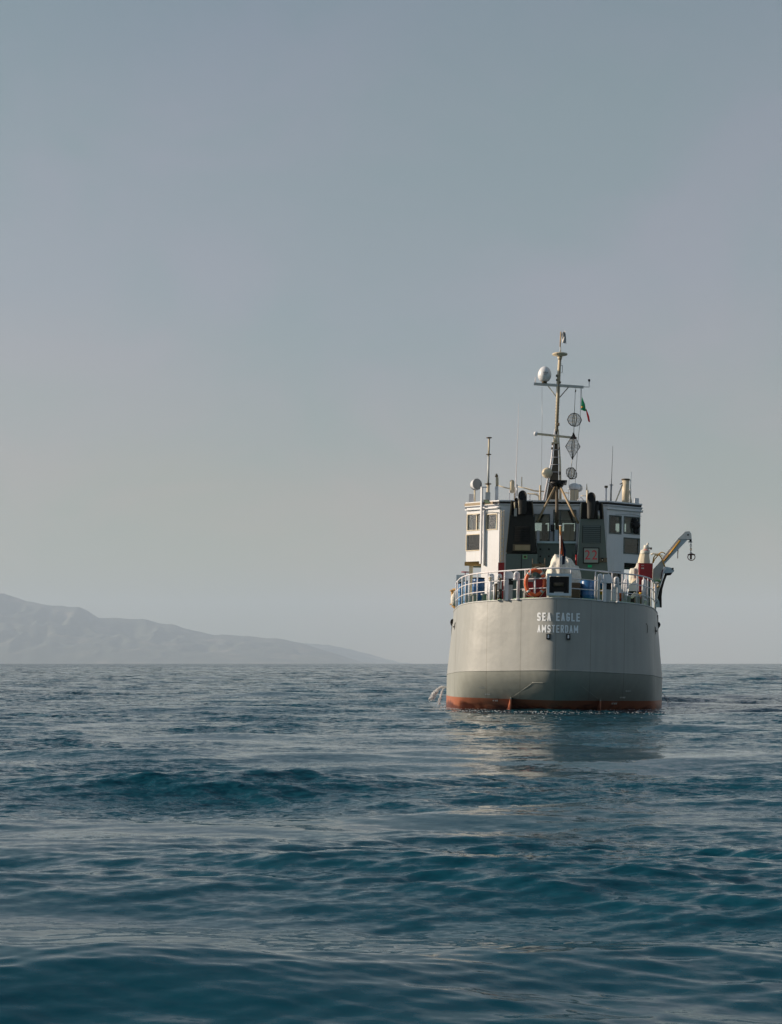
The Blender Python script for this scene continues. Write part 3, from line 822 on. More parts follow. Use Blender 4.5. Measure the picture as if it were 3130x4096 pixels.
# ------------------------------------------------------------------ wheelhouse and deckhouse
def plane_hit(P0, P1, X, Y):
    d = ray(X, Y); n = Vector((P1[1] - P0[1], -(P1[0] - P0[0]), 0))
    t_ = (Vector((P0[0], P0[1], 0)) - CL).dot(n) / d.dot(n)
    h = CL + d * t_
    t2 = Vector((P1[0] - P0[0], P1[1] - P0[1], 0)); ln = t2.length
    return (Vector((h.x - P0[0], h.y - P0[1], 0)).dot(t2) / ln), h.z
class Wall:
    def __init__(s, P0, P1, z0, z1, nrm, t=.12):
        s.P0 = Vector((*P0, 0)); s.P1 = Vector((*P1, 0)); s.z0 = z0; s.z1 = z1; s.t = t
        s.d = (s.P1 - s.P0).normalized(); s.len = (s.P1 - s.P0).length; s.n = Vector((*nrm, 0)).normalized(); s.h = []
    def hole_px(s, r, u0, u1, v0, v1):
        a_ = plane_hit(s.P0, s.P1, *px(r, u0, v0)); b_ = plane_hit(s.P0, s.P1, *px(r, u1, v1))
        h = (max(.03, min(a_[0], b_[0])), min(s.len - .03, max(a_[0], b_[0])), min(a_[1], b_[1]), max(a_[1], b_[1])); s.h.append(h); return h
    def pt(s, a_, z, o=0): 
        p = s.P0 + s.d * a_ + s.n * o; return Vector((p.x, p.y, z))
    def make(s, mb):
        S = sorted(set([0, s.len] + [q for h in s.h for q in h[:2]])); Z = sorted(set([s.z0, s.z1] + [q for h in s.h for q in h[2:]]))
        solid = lambda a_, z: not any(h[0] < a_ < h[1] and h[2] < z < h[3] for h in s.h)
        G = [[solid((S[i] + S[i + 1]) / 2, (Z[j] + Z[j + 1]) / 2) for j in range(len(Z) - 1)] for i in range(len(S) - 1)]
        for i in range(len(S) - 1):
            for j in range(len(Z) - 1):
                if not G[i][j]: continue
                a0, a1, z0, z1 = S[i], S[i + 1], Z[j], Z[j + 1]; t = -s.t
                mb.add([s.pt(a0, z0), s.pt(a1, z0), s.pt(a1, z1), s.pt(a0, z1)], [(0, 1, 2, 3)])
                mb.add([s.pt(a0, z0, t), s.pt(a1, z0, t), s.pt(a1, z1, t), s.pt(a0, z1, t)], [(3, 2, 1, 0)])
                for (ii, jj, q) in ((i - 1, j, (a0, z0, a0, z1)), (i + 1, j, (a1, z0, a1, z1)), (i, j - 1, (a0, z0, a1, z0)), (i, j + 1, (a0, z1, a1, z1))):
                    o_ = ii < 0 or jj < 0 or ii >= len(S) - 1 or jj >= len(Z) - 1 or not G[ii][jj]
                    if o_: mb.add([s.pt(q[0], q[1]), s.pt(q[2], q[3]), s.pt(q[2], q[3], t), s.pt(q[0], q[1], t)], [(0, 1, 2, 3)])
    def window(s, h, parent, fmat, gmat, fw=.05, mull=()):
        a0, a1, z0, z1 = h; mb = MB()
        for (p, q, zz, zw) in ((a0 - fw, a1 + fw, z0 - fw, z0 + .01), (a0 - fw, a1 + fw, z1 - .01, z1 + fw)):
            mb.obox(s.pt((p + q) / 2, (zz + zw) / 2, .0), s.d * (q - p) / 2, s.n * .025, Vector((0, 0, (zw - zz) / 2)))
        for (p, q) in ((a0 - fw, a0 + .01), (a1 - .01, a1 + fw)):
            mb.obox(s.pt((p + q) / 2, (z0 + z1) / 2, .0), s.d * (q - p) / 2, s.n * .0245, Vector((0, 0, (z1 - z0) / 2 - .011)))
        for mfrac in mull:
            mb.obox(s.pt(a0 + (a1 - a0) * mfrac, (z0 + z1) / 2, -.03), s.d * .03, s.n * .02, Vector((0, 0, (z1 - z0) / 2 - .011)))
        mb.build('window_frame', fmat, parent)
        mb = MB(); mb.add([s.pt(a0, z0, -.06), s.pt(a1, z0, -.06), s.pt(a1, z1, -.06), s.pt(a0, z1, -.06)], [(0, 1, 2, 3)])
        mb.build('window_pane', gmat, parent)

YW = 12.0
cl = Q(1, 838, 600, YW).x; cr = Q(2, 1300, 600, YW).x
ol = Q(1, 372, 600, 13.4).x; orr = Q(3, 645, 800, 13.4).x
cxm = (cl + cr) / 2; hc = (cr - cl) / 2; oxm = (ol + orr) / 2; ho = (orr - ol) / 2
cl, cr, ol, orr = cxm - hc, cxm + hc, cxm - ho, cxm + ho
z_roof = Q(2, 300, 450, YW).z; z_top = z_roof - .05
z_low = Q(1, 400, 1215, 13.4).z
z_fl = Q(2, 400, 1045, YW).z
wh = empty('wheelhouse', ship)
nl = Vector((-(13.4 - YW), -(cl - ol), 0)).normalized(); nr = Vector((13.4 - YW, -(orr - cr), 0)).normalized()
WL = Wall((ol, 13.4), (cl, YW), z_low, z_top, nl[:2]); WC = Wall((cl, YW), (cr, YW), z_fl - .1, z_top, (0, -1)); WR = Wall((cr, YW), (orr, 13.4), z_low, z_top, nr[:2])
WPL = Wall((ol, 13.4), (ol, 18.5), z_low, z_top, (-1, 0)); WPR = Wall((orr, 13.4), (orr, 18.5), z_low, z_top, (1, 0))
WF = Wall((ol, 18.5), (orr, 18.5), z_low, z_top, (0, 1))
wins = []
wins.append((WL, WL.hole_px(1, 390, 585, 557, 765), 'glass_bright', (.62,)))
wins.append((WL, WL.hole_px(1, 660, 797, 557, 755), 'glass_bright', ()))
wins.append((WL, WL.hole_px(1, 368, 582, 842, 1048), 'glass_dark', ()))
wins.append((WR, WR.hole_px(3, 212, 368, 790, 1045), 'glass', ()))
wins.append((WR, WR.hole_px(3, 420, 626, 805, 1050), 'glass', ()))
wins.append((WR, WR.hole_px(3, 418, 628, 1108, 1333), 'glass_dark', ()))
wins.append((WC, WC.hole_px(2, 160, 380, 622, 1035), 'glass', ()))
wins.append((WC, WC.hole_px(2, 462, 788, 556, 1035), 'glass', (.3,)))
# forward and side windows so daylight shows through
zt_, zb_ = 10.2, 9.82
for k in range(9):
    w0 = .35 + k * (WF.len - .7) / 9; h = (w0 + .1, w0 + (WF.len - .7) / 9 - .1, zb_ - .1, zt_); WF.h.append(h)
    wins.append((WF, h, 'glass', ()))
for W_ in (WPL, WPR):
    for k in range(3):
        h = (.4 + k * 1.55, 1.6 + k * 1.55, zb_ - .15, zt_ + .2); W_.h.append(h); wins.append((W_, h, 'glass', ()))
mb = MB()
for W_ in (WL, WC, WR, WPL, WPR, WF): W_.make(mb)
mb.build('wheelhouse_wall', M['white'], wh, fix=False)
for W_, h, g, mu in wins:
    W_.window(h, wh, M['cream'] if W_ in (WL,) else M['green_grey'], M[g], .04, mu)
# inner floor, ceiling, bulkheads
mb = MB(); plan = [(ol + .15, 13.5), (cl + .1, YW + .15), (cr - .1, YW + .15), (orr - .15, 13.5), (orr - .15, 18.35), (ol + .15, 18.35)]
mb.prism([(x, y, z_fl - .14) for x, y in plan], (0, 0, .06)); mb.prism([(x, y, z_low + .02) for x, y in plan], (0, 0, .06))
mb.prism([(x, y, z_top - .2) for x, y in plan], (0, 0, .05))
mb.build('wheelhouse_floor', M['interior'], wh)
# helm furniture: consoles, chairs, cabinet
c0, c1 = Q(2, 620, 770, 14.2), Q(2, 770, 1040, 14.2)
s = MB(); s.box((c0.x, 14.2, z_fl - .08), (c1.x, 14.8, c0.z)); s.box((c0.x + .12, 14.17, z_fl + .1), (c1.x - .1, 14.198, c0.z - .08)); s.build('chart_cabinet', M['cream'], wh)
c0, c1 = Q(2, 270, 775, 15), Q(2, 355, 1040, 15)
s = MB(); s.box((c0.x, 15, z_fl - .08), (c1.x, 15.1, c0.z)); s.build('inner_door', M['black'], wh)
c0, c1 = Q(2, 400, 880, 12.6), Q(2, 448, 1040, 12.6)
s = MB(); s.box((c0.x, 12.6, z_fl - .08), (c1.x, 12.8, c0.z)); s.build('inner_locker', M['white'], wh)
for x in (cxm - 2.35, cxm - 3.4, cxm + 3.2):
    s = MB(); s.box((x - .25, 15.8, z_fl + .9), (x + .25, 15.95, z_fl + 1.75)); s.box((x - .27, 15.2, z_fl + .75), (x + .27, 15.8, z_fl + .9)); s.cyl((x, 15.5, z_fl - .07), (x, 15.5, z_fl + .76), .07, seg=10)
    s.box((x - .15, 15.82, z_fl + 1.76), (x + .15, 15.93, z_fl + 1.98)); s.build('helm_chair', M['black'], wh)
s = MB(); s.box((ol + .8, 17.2, z_fl - .08), (orr - .8, 17.9, z_fl + .55)); s.build('helm_console', M['interior'], wh)
# dark lamp cluster on the outer starboard window
c_ = Q(3, 582, 930, 13.15)
s = MB(); s.lathe((c_.x, 13.1, c_.z), [(.02, -.12), (.2, -.1), (.24, 0), (.16, .12)], 18, 'Y')
s.lathe((c_.x + .02, 13.12, c_.z - .28), [(.02, -.1), (.15, -.08), (.18, 0), (.1, .1)], 16, 'Y'); s.lathe((c_.x - .05, 13.12, c_.z + .25), [(.02, -.1), (.13, -.08), (.16, 0), (.1, .1)], 16, 'Y')
s.build('horn_cluster', M['black'], wh)
# roof: slab, fascia, gutter
def offs(poly, d):
    c0_ = Vector((cxm, 15.5)); return [((x - c0_.x) * (1 + d / 4.5) + c0_.x, (y - c0_.y) * (1 + d / 3.3) + c0_.y) for x, y in poly]
plan0 = [(ol, 13.4), (cl, YW), (cr, YW), (orr, 13.4), (orr, 18.5), (ol, 18.5)]
def ring_slab(mb, d, z0, z1): mb.prism([(x, y, z0) for x, y in offs(plan0, d)], (0, 0, z1 - z0))
s = MB(); ring_slab(s, .10, z_top - .02, z_top + .02); s.build('roof', M['white'], wh)
s = MB(); ring_slab(s, .04, z_top + .021, z_top + .15); s.build('roof_fascia', M['black'], wh)
s = MB(); ring_slab(s, .07, z_top + .151, z_top + .22); s.build('roof_edge', M['white'], wh)
ZR = z_top + .22
# left (port) facet carries a tan panel over the fascia and a gutter ledge
s = MB()
m_ = WL.pt(.9, (z_top + .09), .07); s.obox(m_, WL.d * .98, WL.n * .03, Vector((0, 0, .075))); s.build('fascia_panel', M['wood'], wh)
for W_ in (WL, WR):
    s = MB(); s.obox(W_.pt(W_.len / 2, z_top - .18, .05), W_.d * (W_.len / 2 + .06), W_.n * .06, Vector((0, 0, .03))); s.build('gutter', M['white'], wh)
    s = MB(); s.tube([W_.pt(q, z_top - .42 - .05 * math.sin(q * 3), .07) for q in np.linspace(.5, W_.len, 9)], .015, 5); s.build('cable', M['grey'], wh)
# deckhouse below the wheelhouse
dh = empty('deckhouse', ship)
dl = plane_hit((ol, 13.4), (cl, YW), *px(1, 580, 1300)); dlx = WL.pt(dl[0], 0); 
zd0 = float(zdeck(12)) - .05
frac = dl[0] / WL.len
pl_ = WL.pt(dl[0], 0); pr_ = WR.pt(WR.len - dl[0], 0)
W1 = Wall((pl_.x, pl_.y), (cl, YW), zd0, z_low - .002, nl[:2]); W2 = Wall((cl, YW), (cr, YW), zd0, z_fl - .102, (0, -1)); W3 = Wall((cr, YW), (pr_.x, pr_.y), zd0, z_low - .002, nr[:2])
hh = W3.hole_px(3, 215, 355, 1590, 1760)
W4 = Wall((pl_.x, pl_.y), (pl_.x, 18.4), zd0, z_low - .002, (-1, 0)); W5 = Wall((pr_.x, pr_.y), (pr_.x, 18.4), zd0, z_low - .002, (1, 0)); W6 = Wall((pl_.x, 18.4), (pr_.x, 18.4), zd0, z_low - .002, (0, 1))
mb = MB()
for W_ in (W1, W2, W3, W4, W5, W6): W_.make(mb)
mb.build('deckhouse_wall', M['white'], dh, fix=False)
W3.window(hh, dh, M['green_grey'], M['glass_dark'])
# wing supports under the overhanging wheelhouse
for sg in (-1, 1):
    x = cxm + sg * (ho - .28)
    s = MB(); s.box((x - .1, 13.5, float(zdeck(14)) - .1), (x + .1, 13.75, z_low - .2)); s.build('wing_support', M['cream'], dh)
    s = MB(); s.box((x - .35 if sg < 0 else pr_.x, 13.42, z_low - .2), (pl_.x if sg < 0 else x + .3, 13.7, z_low - .003)); s.build('wing_beam', M['ochre'] if sg < 0 else M['dark_grey'], dh)
# vertical pipes and ladder on the port facet
s = MB(); q0 = plane_hit((ol, 13.4), (cl, YW), *px(1, 612, 400)); q1 = plane_hit((ol, 13.4), (cl, YW), *px(1, 615, 1245))
s.obox((WL.pt(q0[0], (Q(1, 610, 165, 12.6).z + q1[1]) / 2, .16)), WL.d * .05, WL.n * .05, Vector((0, 0, (Q(1, 610, 165, 12.6).z - q1[1]) / 2)))
s.build('lamp_post', M['white'], dh)
a0 = WL.pt(q0[0] + .08, q1[1] - .02, .12); s = MB(); s.tube([WL.pt(q0[0] + .14, z_top - .3, .06), WL.pt(q0[0] + .18, q1[1] - .1, .06)], .05, 8); s.build('drain_pipe', M['white'], dh)
for (z_, u_) in ((Q(1, 610, 165, 12.6).z, 0),):
    s = MB(); p_ = WL.pt(q0[0], z_ - .02, .16); s.box((p_.x - .05, p_.y - .05, p_.z - .04), (p_.x + .28, p_.y + .05, p_.z + .02)); s.build('lamp_bracket', M['white'], dh)
# floodlight at the roof corner
p0 = Q(1, 605, 345, 12.0); p1 = Q(1, 680, 345, 12.0); p2 = Q(1, 718, 398, 11.85); p3 = Q(1, 640, 405, 11.85)
s = MB(); s.prism([p0, p1, p2, p3], (0, .14, .02)); s.m = 1; s.prism([q + Vector((0, -.012, -.004)) for q in (p0.lerp(p2, .08), p1.lerp(p3, .12), p2.lerp(p0, .08), p3.lerp(p1, .12))], (0, .008, 0))
s.build('floodlight', [M['brown'], M['floodglass']], wh)
# ladder left of port funnel
lad = MB(); y = 11.8
a0, a1 = Q(1, 862, 490, y), Q(1, 850, 1225, y); b0_, b1_ = Q(1, 900, 490, y), Q(1, 888, 1225, y)
lad.cyl(a0, a1, .018, seg=6); lad.cyl(b0_, b1_, .018, seg=6)
for k in range(12):
    f = (k + .5) / 12; lad.cyl(a0.lerp(a1, f), b0_.lerp(b1_, f), .015, seg=6)
lad.build('ladder', M['cream'], dh)
# dark red locker by the deckhouse
c0, c1 = Q(1, 818, 1225, 11.2), Q(1, 900, 1440, 11.2)
s = MB(); s.box((c0.x, 11.2, float(zdeck(11)) - .03), (c1.x, 11.6, c0.z)); s.build('fire_locker', M['red'], dh)

# ------------------------------------------------------------------ engine casing between funnels
cas = empty('engine_casing', ship)
yc = 10.6
c0, c1 = Q(1, 1365, 935, yc), Q(2, 800, 1045, yc)
s = MB(); s.box((c0.x, yc, float(zdeck(11)) - .05), (c1.x, YW - .13, c0.z - .08)); s.build('casing_wall', M['green_grey'], cas)
s = MB(); s.box((c0.x - .02, yc - .12, c0.z - .078), (c1.x + .02, YW - .13, c0.z + .03)); s.build('casing_top', M['gate_blue'], cas)
d0, d1 = Q(2, 425, 1200, yc), Q(2, 750, 1200, yc)
s = MB(); zz0 = float(zdeck(11)); s.box((d0.x, yc - .05, zz0), (d1.x, yc - .002, d0.z)); s.build('casing_door', M['green_grey'], cas)
for (u, v) in ((245, 1165), (380, 1165), (245, 1275), (380, 1275), (245, 1385)):
    p = Q(2, u, v, yc); s = MB(); s.lathe((p.x, yc - .03, p.z), [(.05, 0), (.05, .029)], 10, 'Y'); s.build('bolt_cap', M['black'], cas)
# plates in front of wheelhouse windows (left one blue-grey post)
for (u0, u1, v0, v1, mat) in ((190, 232, 870, 1045, 'white'), (470, 525, 860, 1040, 'gate_blue'), (408, 470, 780, 880, 'black')):
    p0, p1 = Q(2, u0, v0, 11.3), Q(2, u1, v1, 11.3)
    s = MB(); s.box((p0.x, 11.3, max(p1.z, c0.z + .031)), (p1.x, 11.5, p0.z)); s.build('pipe_housing', M[mat], cas)

# ------------------------------------------------------------------ funnels
def funnel(side):
    f = empty('funnel', ship); y0, y1 = 9.6, 11.86
    if side < 0:
        T0, T1 = Q(1, 1003, 355, y0), Q(1, 1300, 355, y0); B0, B1 = Q(1, 932, 1080, y0), Q(1, 1362, 1080, y0)
    else:
        T0, T1 = Q(2, 888, 432, y0), Q(2, 1225, 432, y0); B0, B1 = Q(2, 818, 1505, y0), Q(2, 1305, 1505, y0)
    zt = T0.z; zb = B0.z
    def at(z):
        t_ = (zt - z) / (zt - zb); return T0.x + (B0.x - T0.x) * t_, T1.x + (B1.x - T1.x) * t_
    def slab(z0, z1, d=0.0, y=y0, dy=y1 - y0):
        a0, a1 = at(z0); b0, b1 = at(z1)
        return [(a0 - d, y, z0), (a1 + d, y, z0), (a1 + d, y + dy, z0), (a0 - d, y + dy, z0), (b0 - d, y, z1), (b1 + d, y, z1), (b1 + d, y + dy, z1), (b0 - d, y + dy, z1)]
    zdk = float(zdeck(10)) - .05
    zs = Q(2, 900, 690, y0).z if side > 0 else zb          # bottom of blackened part
    # body: leaves a recess at the top behind a U-shaped cheek
    body = MB()
    if side > 0:
        body.hexa(slab(zdk if side > 0 else zb, zs)); body.build('funnel_casing', M['green_grey'], f)
        s = MB(); s.hexa(slab(zs + .002, zt, y=y0 + .45, dy=y1 - y0 - .45)); s.build('funnel_niche', M['soot'], f)
        a0, a1 = at(zs); b0, b1 = at(zt)
        for (xa, xb, w) in ((a0, b0, .05), (a1, b1, -.05)):
            s = MB(); s.hexa([(min(xa, xa + w), y0, zs + .002), (max(xa, xa + w), y0, zs + .002), (max(xa, xa + w), y0 + .448, zs + .002), (min(xa, xa + w), y0 + .448, zs + .002),
                              (min(xb, xb + w), y0, zt), (max(xb, xb + w), y0, zt), (max(xb, xb + w), y0 + .448, zt), (min(xb, xb + w), y0 + .448, zt)]); s.build('funnel_cheek', M['brown'], f)
        q = [Q(2, u, v, y0) for (u, v) in ((878, 432), (1228, 432), (1243, 600), (1225, 655), (1180, 692), (950, 692), (905, 660), (880, 600))]
        s = MB(); s.prism([p + Vector((0, .2, 0)) for p in q], (0, .22, 0)); s.build('soot_plate', M['soot'], f)
    else:
        body.hexa(slab(zb, zt - .75)); body.build('funnel_casing', M['dark_grey'], f)
        s = MB(); s.hexa(slab(zt - .748, zt, y=y0 + .3, dy=y1 - y0 - .3)); s.build('funnel_niche', M['soot'], f)
        a0, a1 = at(zt - .748); b0, b1 = at(zt)
        for (xa, xb, w) in ((a0, b0, .05), (a1, b1, -.05)):
            s = MB(); s.hexa([(min(xa, xa + w), y0, zt - .748), (max(xa, xa + w), y0, zt - .748), (max(xa, xa + w), y0 + .298, zt - .748), (min(xa, xa + w), y0 + .298, zt - .748),
                              (min(xb, xb + w), y0, zt), (max(xb, xb + w), y0, zt), (max(xb, xb + w), y0 + .298, zt), (min(xb, xb + w), y0 + .298, zt)]); s.build('funnel_cheek', M['brown'], f)
        h0, h1 = Q(1, 925, 1103, y0 - .05), Q(1, 1368, 1103, y0 - .05)
        s = MB(); s.box((h0.x, y0 - .05, zdk), (h1.x, y1, h0.z)); s.m = 1
        mx_ = Q(1, 1143, 1200, y0).x; s.box((mx_ - .02, y0 - .058, zdk), (mx_ + .02, y0 - .051, h0.z - .02))
        s.build('funnel_base', [M['green_grey'], M['black']], f)
        g0, g1 = Q(1, 1163, 1118, y0 - .06), Q(1, 1225, 1175, y0 - .06)
        s = MB(); s.box((g0.x, y0 - .075, g1.z), (g1.x, y0 - .06, g0.z)); s.m = 1; s.box((g0.x + .05, y0 - .083, g1.z + .05), (g1.x - .05, y0 - .076, g0.z - .04))
        s.build('safety_sign', [M['lightgreen'], M['darkbrown']], f)
        s = MB(); g0, g1 = Q(1, 1022, 968, y0 - .1), Q(1, 1272, 1063, y0 - .1); s.box((g0.x, y0 - .12, g1.z), (g1.x, y0 - .002, g0.z)); s.build('junction_box', M['brown'], f)
        s = MB(); g0, g1 = Q(1, 1052, 980, y0 - .14), Q(1, 1262, 1055, y0 - .14); s.box((g0.x, y0 - .15, g1.z), (g1.x, y0 - .121, g0.z)); s.build('box_lid', M['wood'], f)
    # louvres
    if side > 0: l0, l1 = Q(2, 905, 792, y0), Q(2, 1190, 1070, y0)
    else: l0, l1 = Q(1, 1040, 715, y0), Q(1, 1262, 935, y0)
    s = MB(); s.box((l0.x, y0 - .012, l1.z), (l1.x, y0 - .003, l0.z)); n = 9
    fm = M['dark_grey'] if side > 0 else M['soot']
    s.build('louvre_backing', fm, f)
    s = MB()
    for k in range(n):
        z = l1.z + (l0.z - l1.z) * (k + .5) / n; h_ = (l0.z - l1.z) / n * .42
        s.add([(l0.x + .03, y0 - .013, z + h_), (l1.x - .03, y0 - .013, z + h_), (l1.x - .03, y0 - .06, z - h_), (l0.x + .03, y0 - .06, z - h_)], [(0, 1, 2, 3)])
    s.build('louvre', M['green_grey'] if side > 0 else M['dark_grey'], f)
    # exhausts: pipes rising and bending aft with open black mouths
    def exhaust(r, u, v, ru, rad, zbot, yo):
        c_ = Q(r, u, v, y0 - yo)
        hgt = rad * 1.35; yc_ = y0 + .02
        vs = []; sg_ = 20
        for (zf, rr_) in ((zbot, rad), (None, rad), (None, rad * .90), (-.25, rad * .88)):
            for k in range(sg_):
                q = 2 * PI * k / sg_; xx = rr_ * math.cos(q); yy = rr_ * math.sin(q)
                top_ = c_.z + hgt * math.sin(q) * (rr_ / rad)
                vs.append((c_.x + xx, yc_ + yy, zbot if zf == zbot else (top_ if zf is None else top_ + zf)))
        fs = [(i * sg_ + k, i * sg_ + (k + 1) % sg_, (i + 1) * sg_ + (k + 1) % sg_, (i + 1) * sg_ + k) for i in range(3) for k in range(sg_)]
        s = MB(); s.add(vs[:sg_ * 3], fs[:sg_ * 2], True); s.build('exhaust_pipe', M['dark_grey'], f, fix=False)
        s = MB(); s.add(vs[sg_ * 2:], [q for q in [(k, (k + 1) % sg_, sg_ + (k + 1) % sg_, sg_ + k) for k in range(sg_)]] + [tuple(range(sg_, 2 * sg_))], True); s.build('exhaust_mouth', M['soot'], f, fix=False)
    if side < 0:
        exhaust(1, 1157, 275, 0, .225, zt - .72, .45); exhaust(1, 1070, 338, 0, .09, zt - .72, .3)
        for (u, v0, v1, y) in ((1045, 380, 470, 9.35), (1105, 360, 455, 9.3)):
            s = MB(); s.cyl(Q(1, u, v0, y), Q(1, u + 6, v1, y), .025, seg=8); s.build('guide_rod', M['cream'], f)
        s = MB(); s.box(Q(1, 1042, 465, 9.5) , Q(1, 1080, 580, 9.6)); s.build('pipe_lagging', M['steel'], f)
    else:
        exhaust(2, 1052, 335, 0, .215, zs + .01, .45); exhaust(2, 1143, 425, 0, .09, zs + .01, .3)
        p_ = Q(2, 985, 240, 10.2); q_ = Q(2, 985, 500, 10.2); s = MB(); s.cyl(q_, p_, .06, seg=10); s.build('guide_rod', M['cream'], f)
        s = MB(); s.cyl(Q(2, 1160, 560, 9.5), Q(2, 1165, 685, 9.5), .05, seg=10); s.build('pipe_lagging', M['steel'], f)
        b0, b1 = Q(2, 918, 1137, y0 - .09), Q(2, 1168, 1392, y0 - .09)
        s = MB(); s.box((b0.x, y0 - .08, b1.z), (b1.x, y0 - .002, b0.z)); s.build('board_frame', M['soot'], f)
        s = MB(); s.box((b0.x + .05, y0 - .095, b1.z + .05), (b1.x - .05, y0 - .081, b0.z - .05)); s.build('number_board', M['board'], f)
        t0, t1 = Q(2, 942, 1325, y0 - .1), Q(2, 1140, 1182, y0 - .1)
        text_mesh('22', 'board_number', M['red_letter'], f, t0.x, t1.x, t0.z, t1.z, lambda x, z: Vector((x, y0 - .1, z)), 0.0, 1.15)
        l0, l1 = Q(2, 1175, 1300, y0 - .06), Q(2, 1292, 1368, y0 - .06)
        s = MB(); s.box((l0.x, y0 - .06, l1.z), (l1.x, y0 - .003, l0.z)); s.m = 1; s.box((l0.x + .08, y0 - .09, l1.z + .03), (l0.x + .2, y0 - .061, l0.z)); s.m = 2; s.box((l0.x + .115, y0 - .1, l1.z + .08), (l0.x + .165, y0 - .091, l1.z + .13)); s.build('lamp_box', [M['brown'], M['black'], M['cream']], f)
        l0, l1 = Q(2, 990, 1412, y0 - .06), Q(2, 1055, 1450, y0 - .06)
        s = MB(); s.box((l0.x, y0 - .05, l1.z), (l1.x, y0 - .003, l0.z)); s.build('exit_sign', M['green'], f)
        l0, l1 = Q(2, 808, 1255, y0 - .06), Q(2, 832, 1420, y0 - .06)
        s = MB(); s.cyl((l0.x, y0 - .1, l1.z), (l0.x, y0 - .1, l0.z), .05, seg=12); s.build('fire_extinguisher', M['red'], f)
    s = MB(); s.obox(Vector(((T0.x + B0.x) / 2 - .012, y0 + .02, (zt + zb) / 2)), (.012, 0, 0), (0, .03, 0), Vector(((T0.x - B0.x) / 2, 0, (zt - zb) / 2))); s.build('lit_edge_strip', M['wood'] if side < 0 else M['grey'], f)  # pale colour stands in for sunlight on the funnel's left side
    return f
funnel(-1); funnel(1)

# ------------------------------------------------------------------ mast
mast = empty('mast', ship); YM = 13.2
def T(r, pix, y, rad, name, mat, parent, seg=8):
    s = MB(); s.tube([Q(r, u, v, y) for u, v in pix], rad, seg); return s.build(name, M[mat], parent)
# lattice trunk: two rails + dark body tapering up to the pole
s = MB()
bot = [Q(2, 300, 405, YM), Q(2, 560, 405, YM)]; mid = [Q(4, 447, 1950, YM), Q(4, 572, 1950, YM)]; top = [Q(4, 500, 1480, YM), Q(4, 545, 1480, YM)]
def frustum(mb, A, B, d0, d1):
    mb.hexa([(A[0].x, YM, A[0].z), (A[1].x, YM, A[1].z), (A[1].x, YM + d0, A[1].z), (A[0].x, YM + d0, A[0].z),
             (B[0].x, YM, B[0].z), (B[1].x, YM, B[1].z), (B[1].x, YM + d1, B[1].z), (B[0].x, YM + d1, B[0].z)])
ins = lambda P, k: [P[0].lerp(P[1], k), P[1].lerp(P[0], k)]
frustum(s, ins(bot, .12), ins(mid, .18), .6, .4); frustum(s, ins(mid, .18), ins(top, .25), .4, .15)
s.build('mast_trunk', M['brown'], mast)
s = MB(); s.tube([bot[0] - Vector((0, .02, 0)), mid[0] - Vector((0, .02, 0)), top[0] - Vector((0, .02, 0))], [.07, .05, .035], 8); s.build('mast_leg', M['rail'], mast)
s = MB(); s.tube([bot[1] - Vector((0, .02, 0)), mid[1] - Vector((0, .02, 0)), top[1] - Vector((0, .02, 0))], [.07, .05, .035], 8); s.build('mast_leg', M['cream'], mast)
for v in range(1560, 2190, 105):
    f = (v - 1480) / (1950 - 1480); ul = 500 + (447 - 500) * f; ur = 545 + (572 - 545) * f
    s = MB(); s.cyl(Q(4, ul, v, YM - .06), Q(4, ur, v, YM - .06), .016, seg=6); s.build('mast_rung', M['rail'], mast)
# pole
T(4, [(522, 1510), (548, 830), (570, 440)], YM, [.085, .10, .085], 'mast_pole', 'cream', mast, 12)
s = MB()
for v in range(1050, 1500, 45):
    u = 548 - (v - 830) * .038; s.cyl(Q(4, u - 26, v, YM - .05), Q(4, u + 26, v, YM - .05), .013, seg=5)
s.build('climbing_step', M['brown'], mast)
# cable run down the pole
T(4, [(530, 1500), (552, 860), (572, 480)], YM - .09, .022, 'cable_run', 'brown', mast)
c_ = Q(4, 570, 412, YM)
s = MB(); s.lathe((c_.x, YM, c_.z), [(.12, -.16), (.14, -.12), (.40, -.05), (.41, 0), (.38, .03), (.1, .07)], 28); s.build('mast_platform', M['cream'], mast)
s = MB(); s.lathe((c_.x, YM, c_.z - .32), [(.09, 0), (.12, .1), (.14, .15)], 16); s.build('lamp_housing', M['cream'], mast)
T(4, [(576, 390), (578, 310)], YM, .035, 'lightning_rod', 'grey', mast); T(4, [(572, 310), (584, 95)], YM, .03, 'flag_staff', 'ochre', mast)
# crosstree
s = MB(); a_, b_ = Q(4, 200, 835, YM), Q(4, 905, 882, YM); s.obox((a_ + b_) / 2, (b_ - a_) / 2, (0, .09, 0), (0, 0, .06)); s.build('crosstree', M['grey'], mast)
T(4, [(885, 878), (985, 880), (985, 790)], YM, .022, 'wind_gauge_arm', 'steel', mast); T(4, [(985, 800), (985, 770)], YM, .06, 'wind_gauge', 'dark_grey', mast)
T(4, [(222, 835), (222, 740)], YM, .025, 'yard_antenna', 'rail', mast)
T(4, [(405, 870), (525, 1025)], YM, .025, 'yard_brace', 'cream', mast); T(4, [(690, 885), (565, 1028)], YM, .025, 'yard_brace', 'brown', mast)
T(4, [(582, 572), (607, 574), (605, 672), (582, 678)], YM, .016, 'lamp_guard', 'steel', mast)
for (u, v, sz) in ((524, 720, .06), (524, 780, .05), (550, 1410, .08), (576, 815, .05), (460, 1690, .05), (558, 1748, .06), (455, 1750, .06), (570, 2105, .08)):
    p = Q(4, u, v, YM - .1); s = MB(); s.cyl(p - Vector((0, 0, sz)), p + Vector((0, 0, sz)), sz * .7, seg=10); s.build('navigation_light', M['brown'], mast)
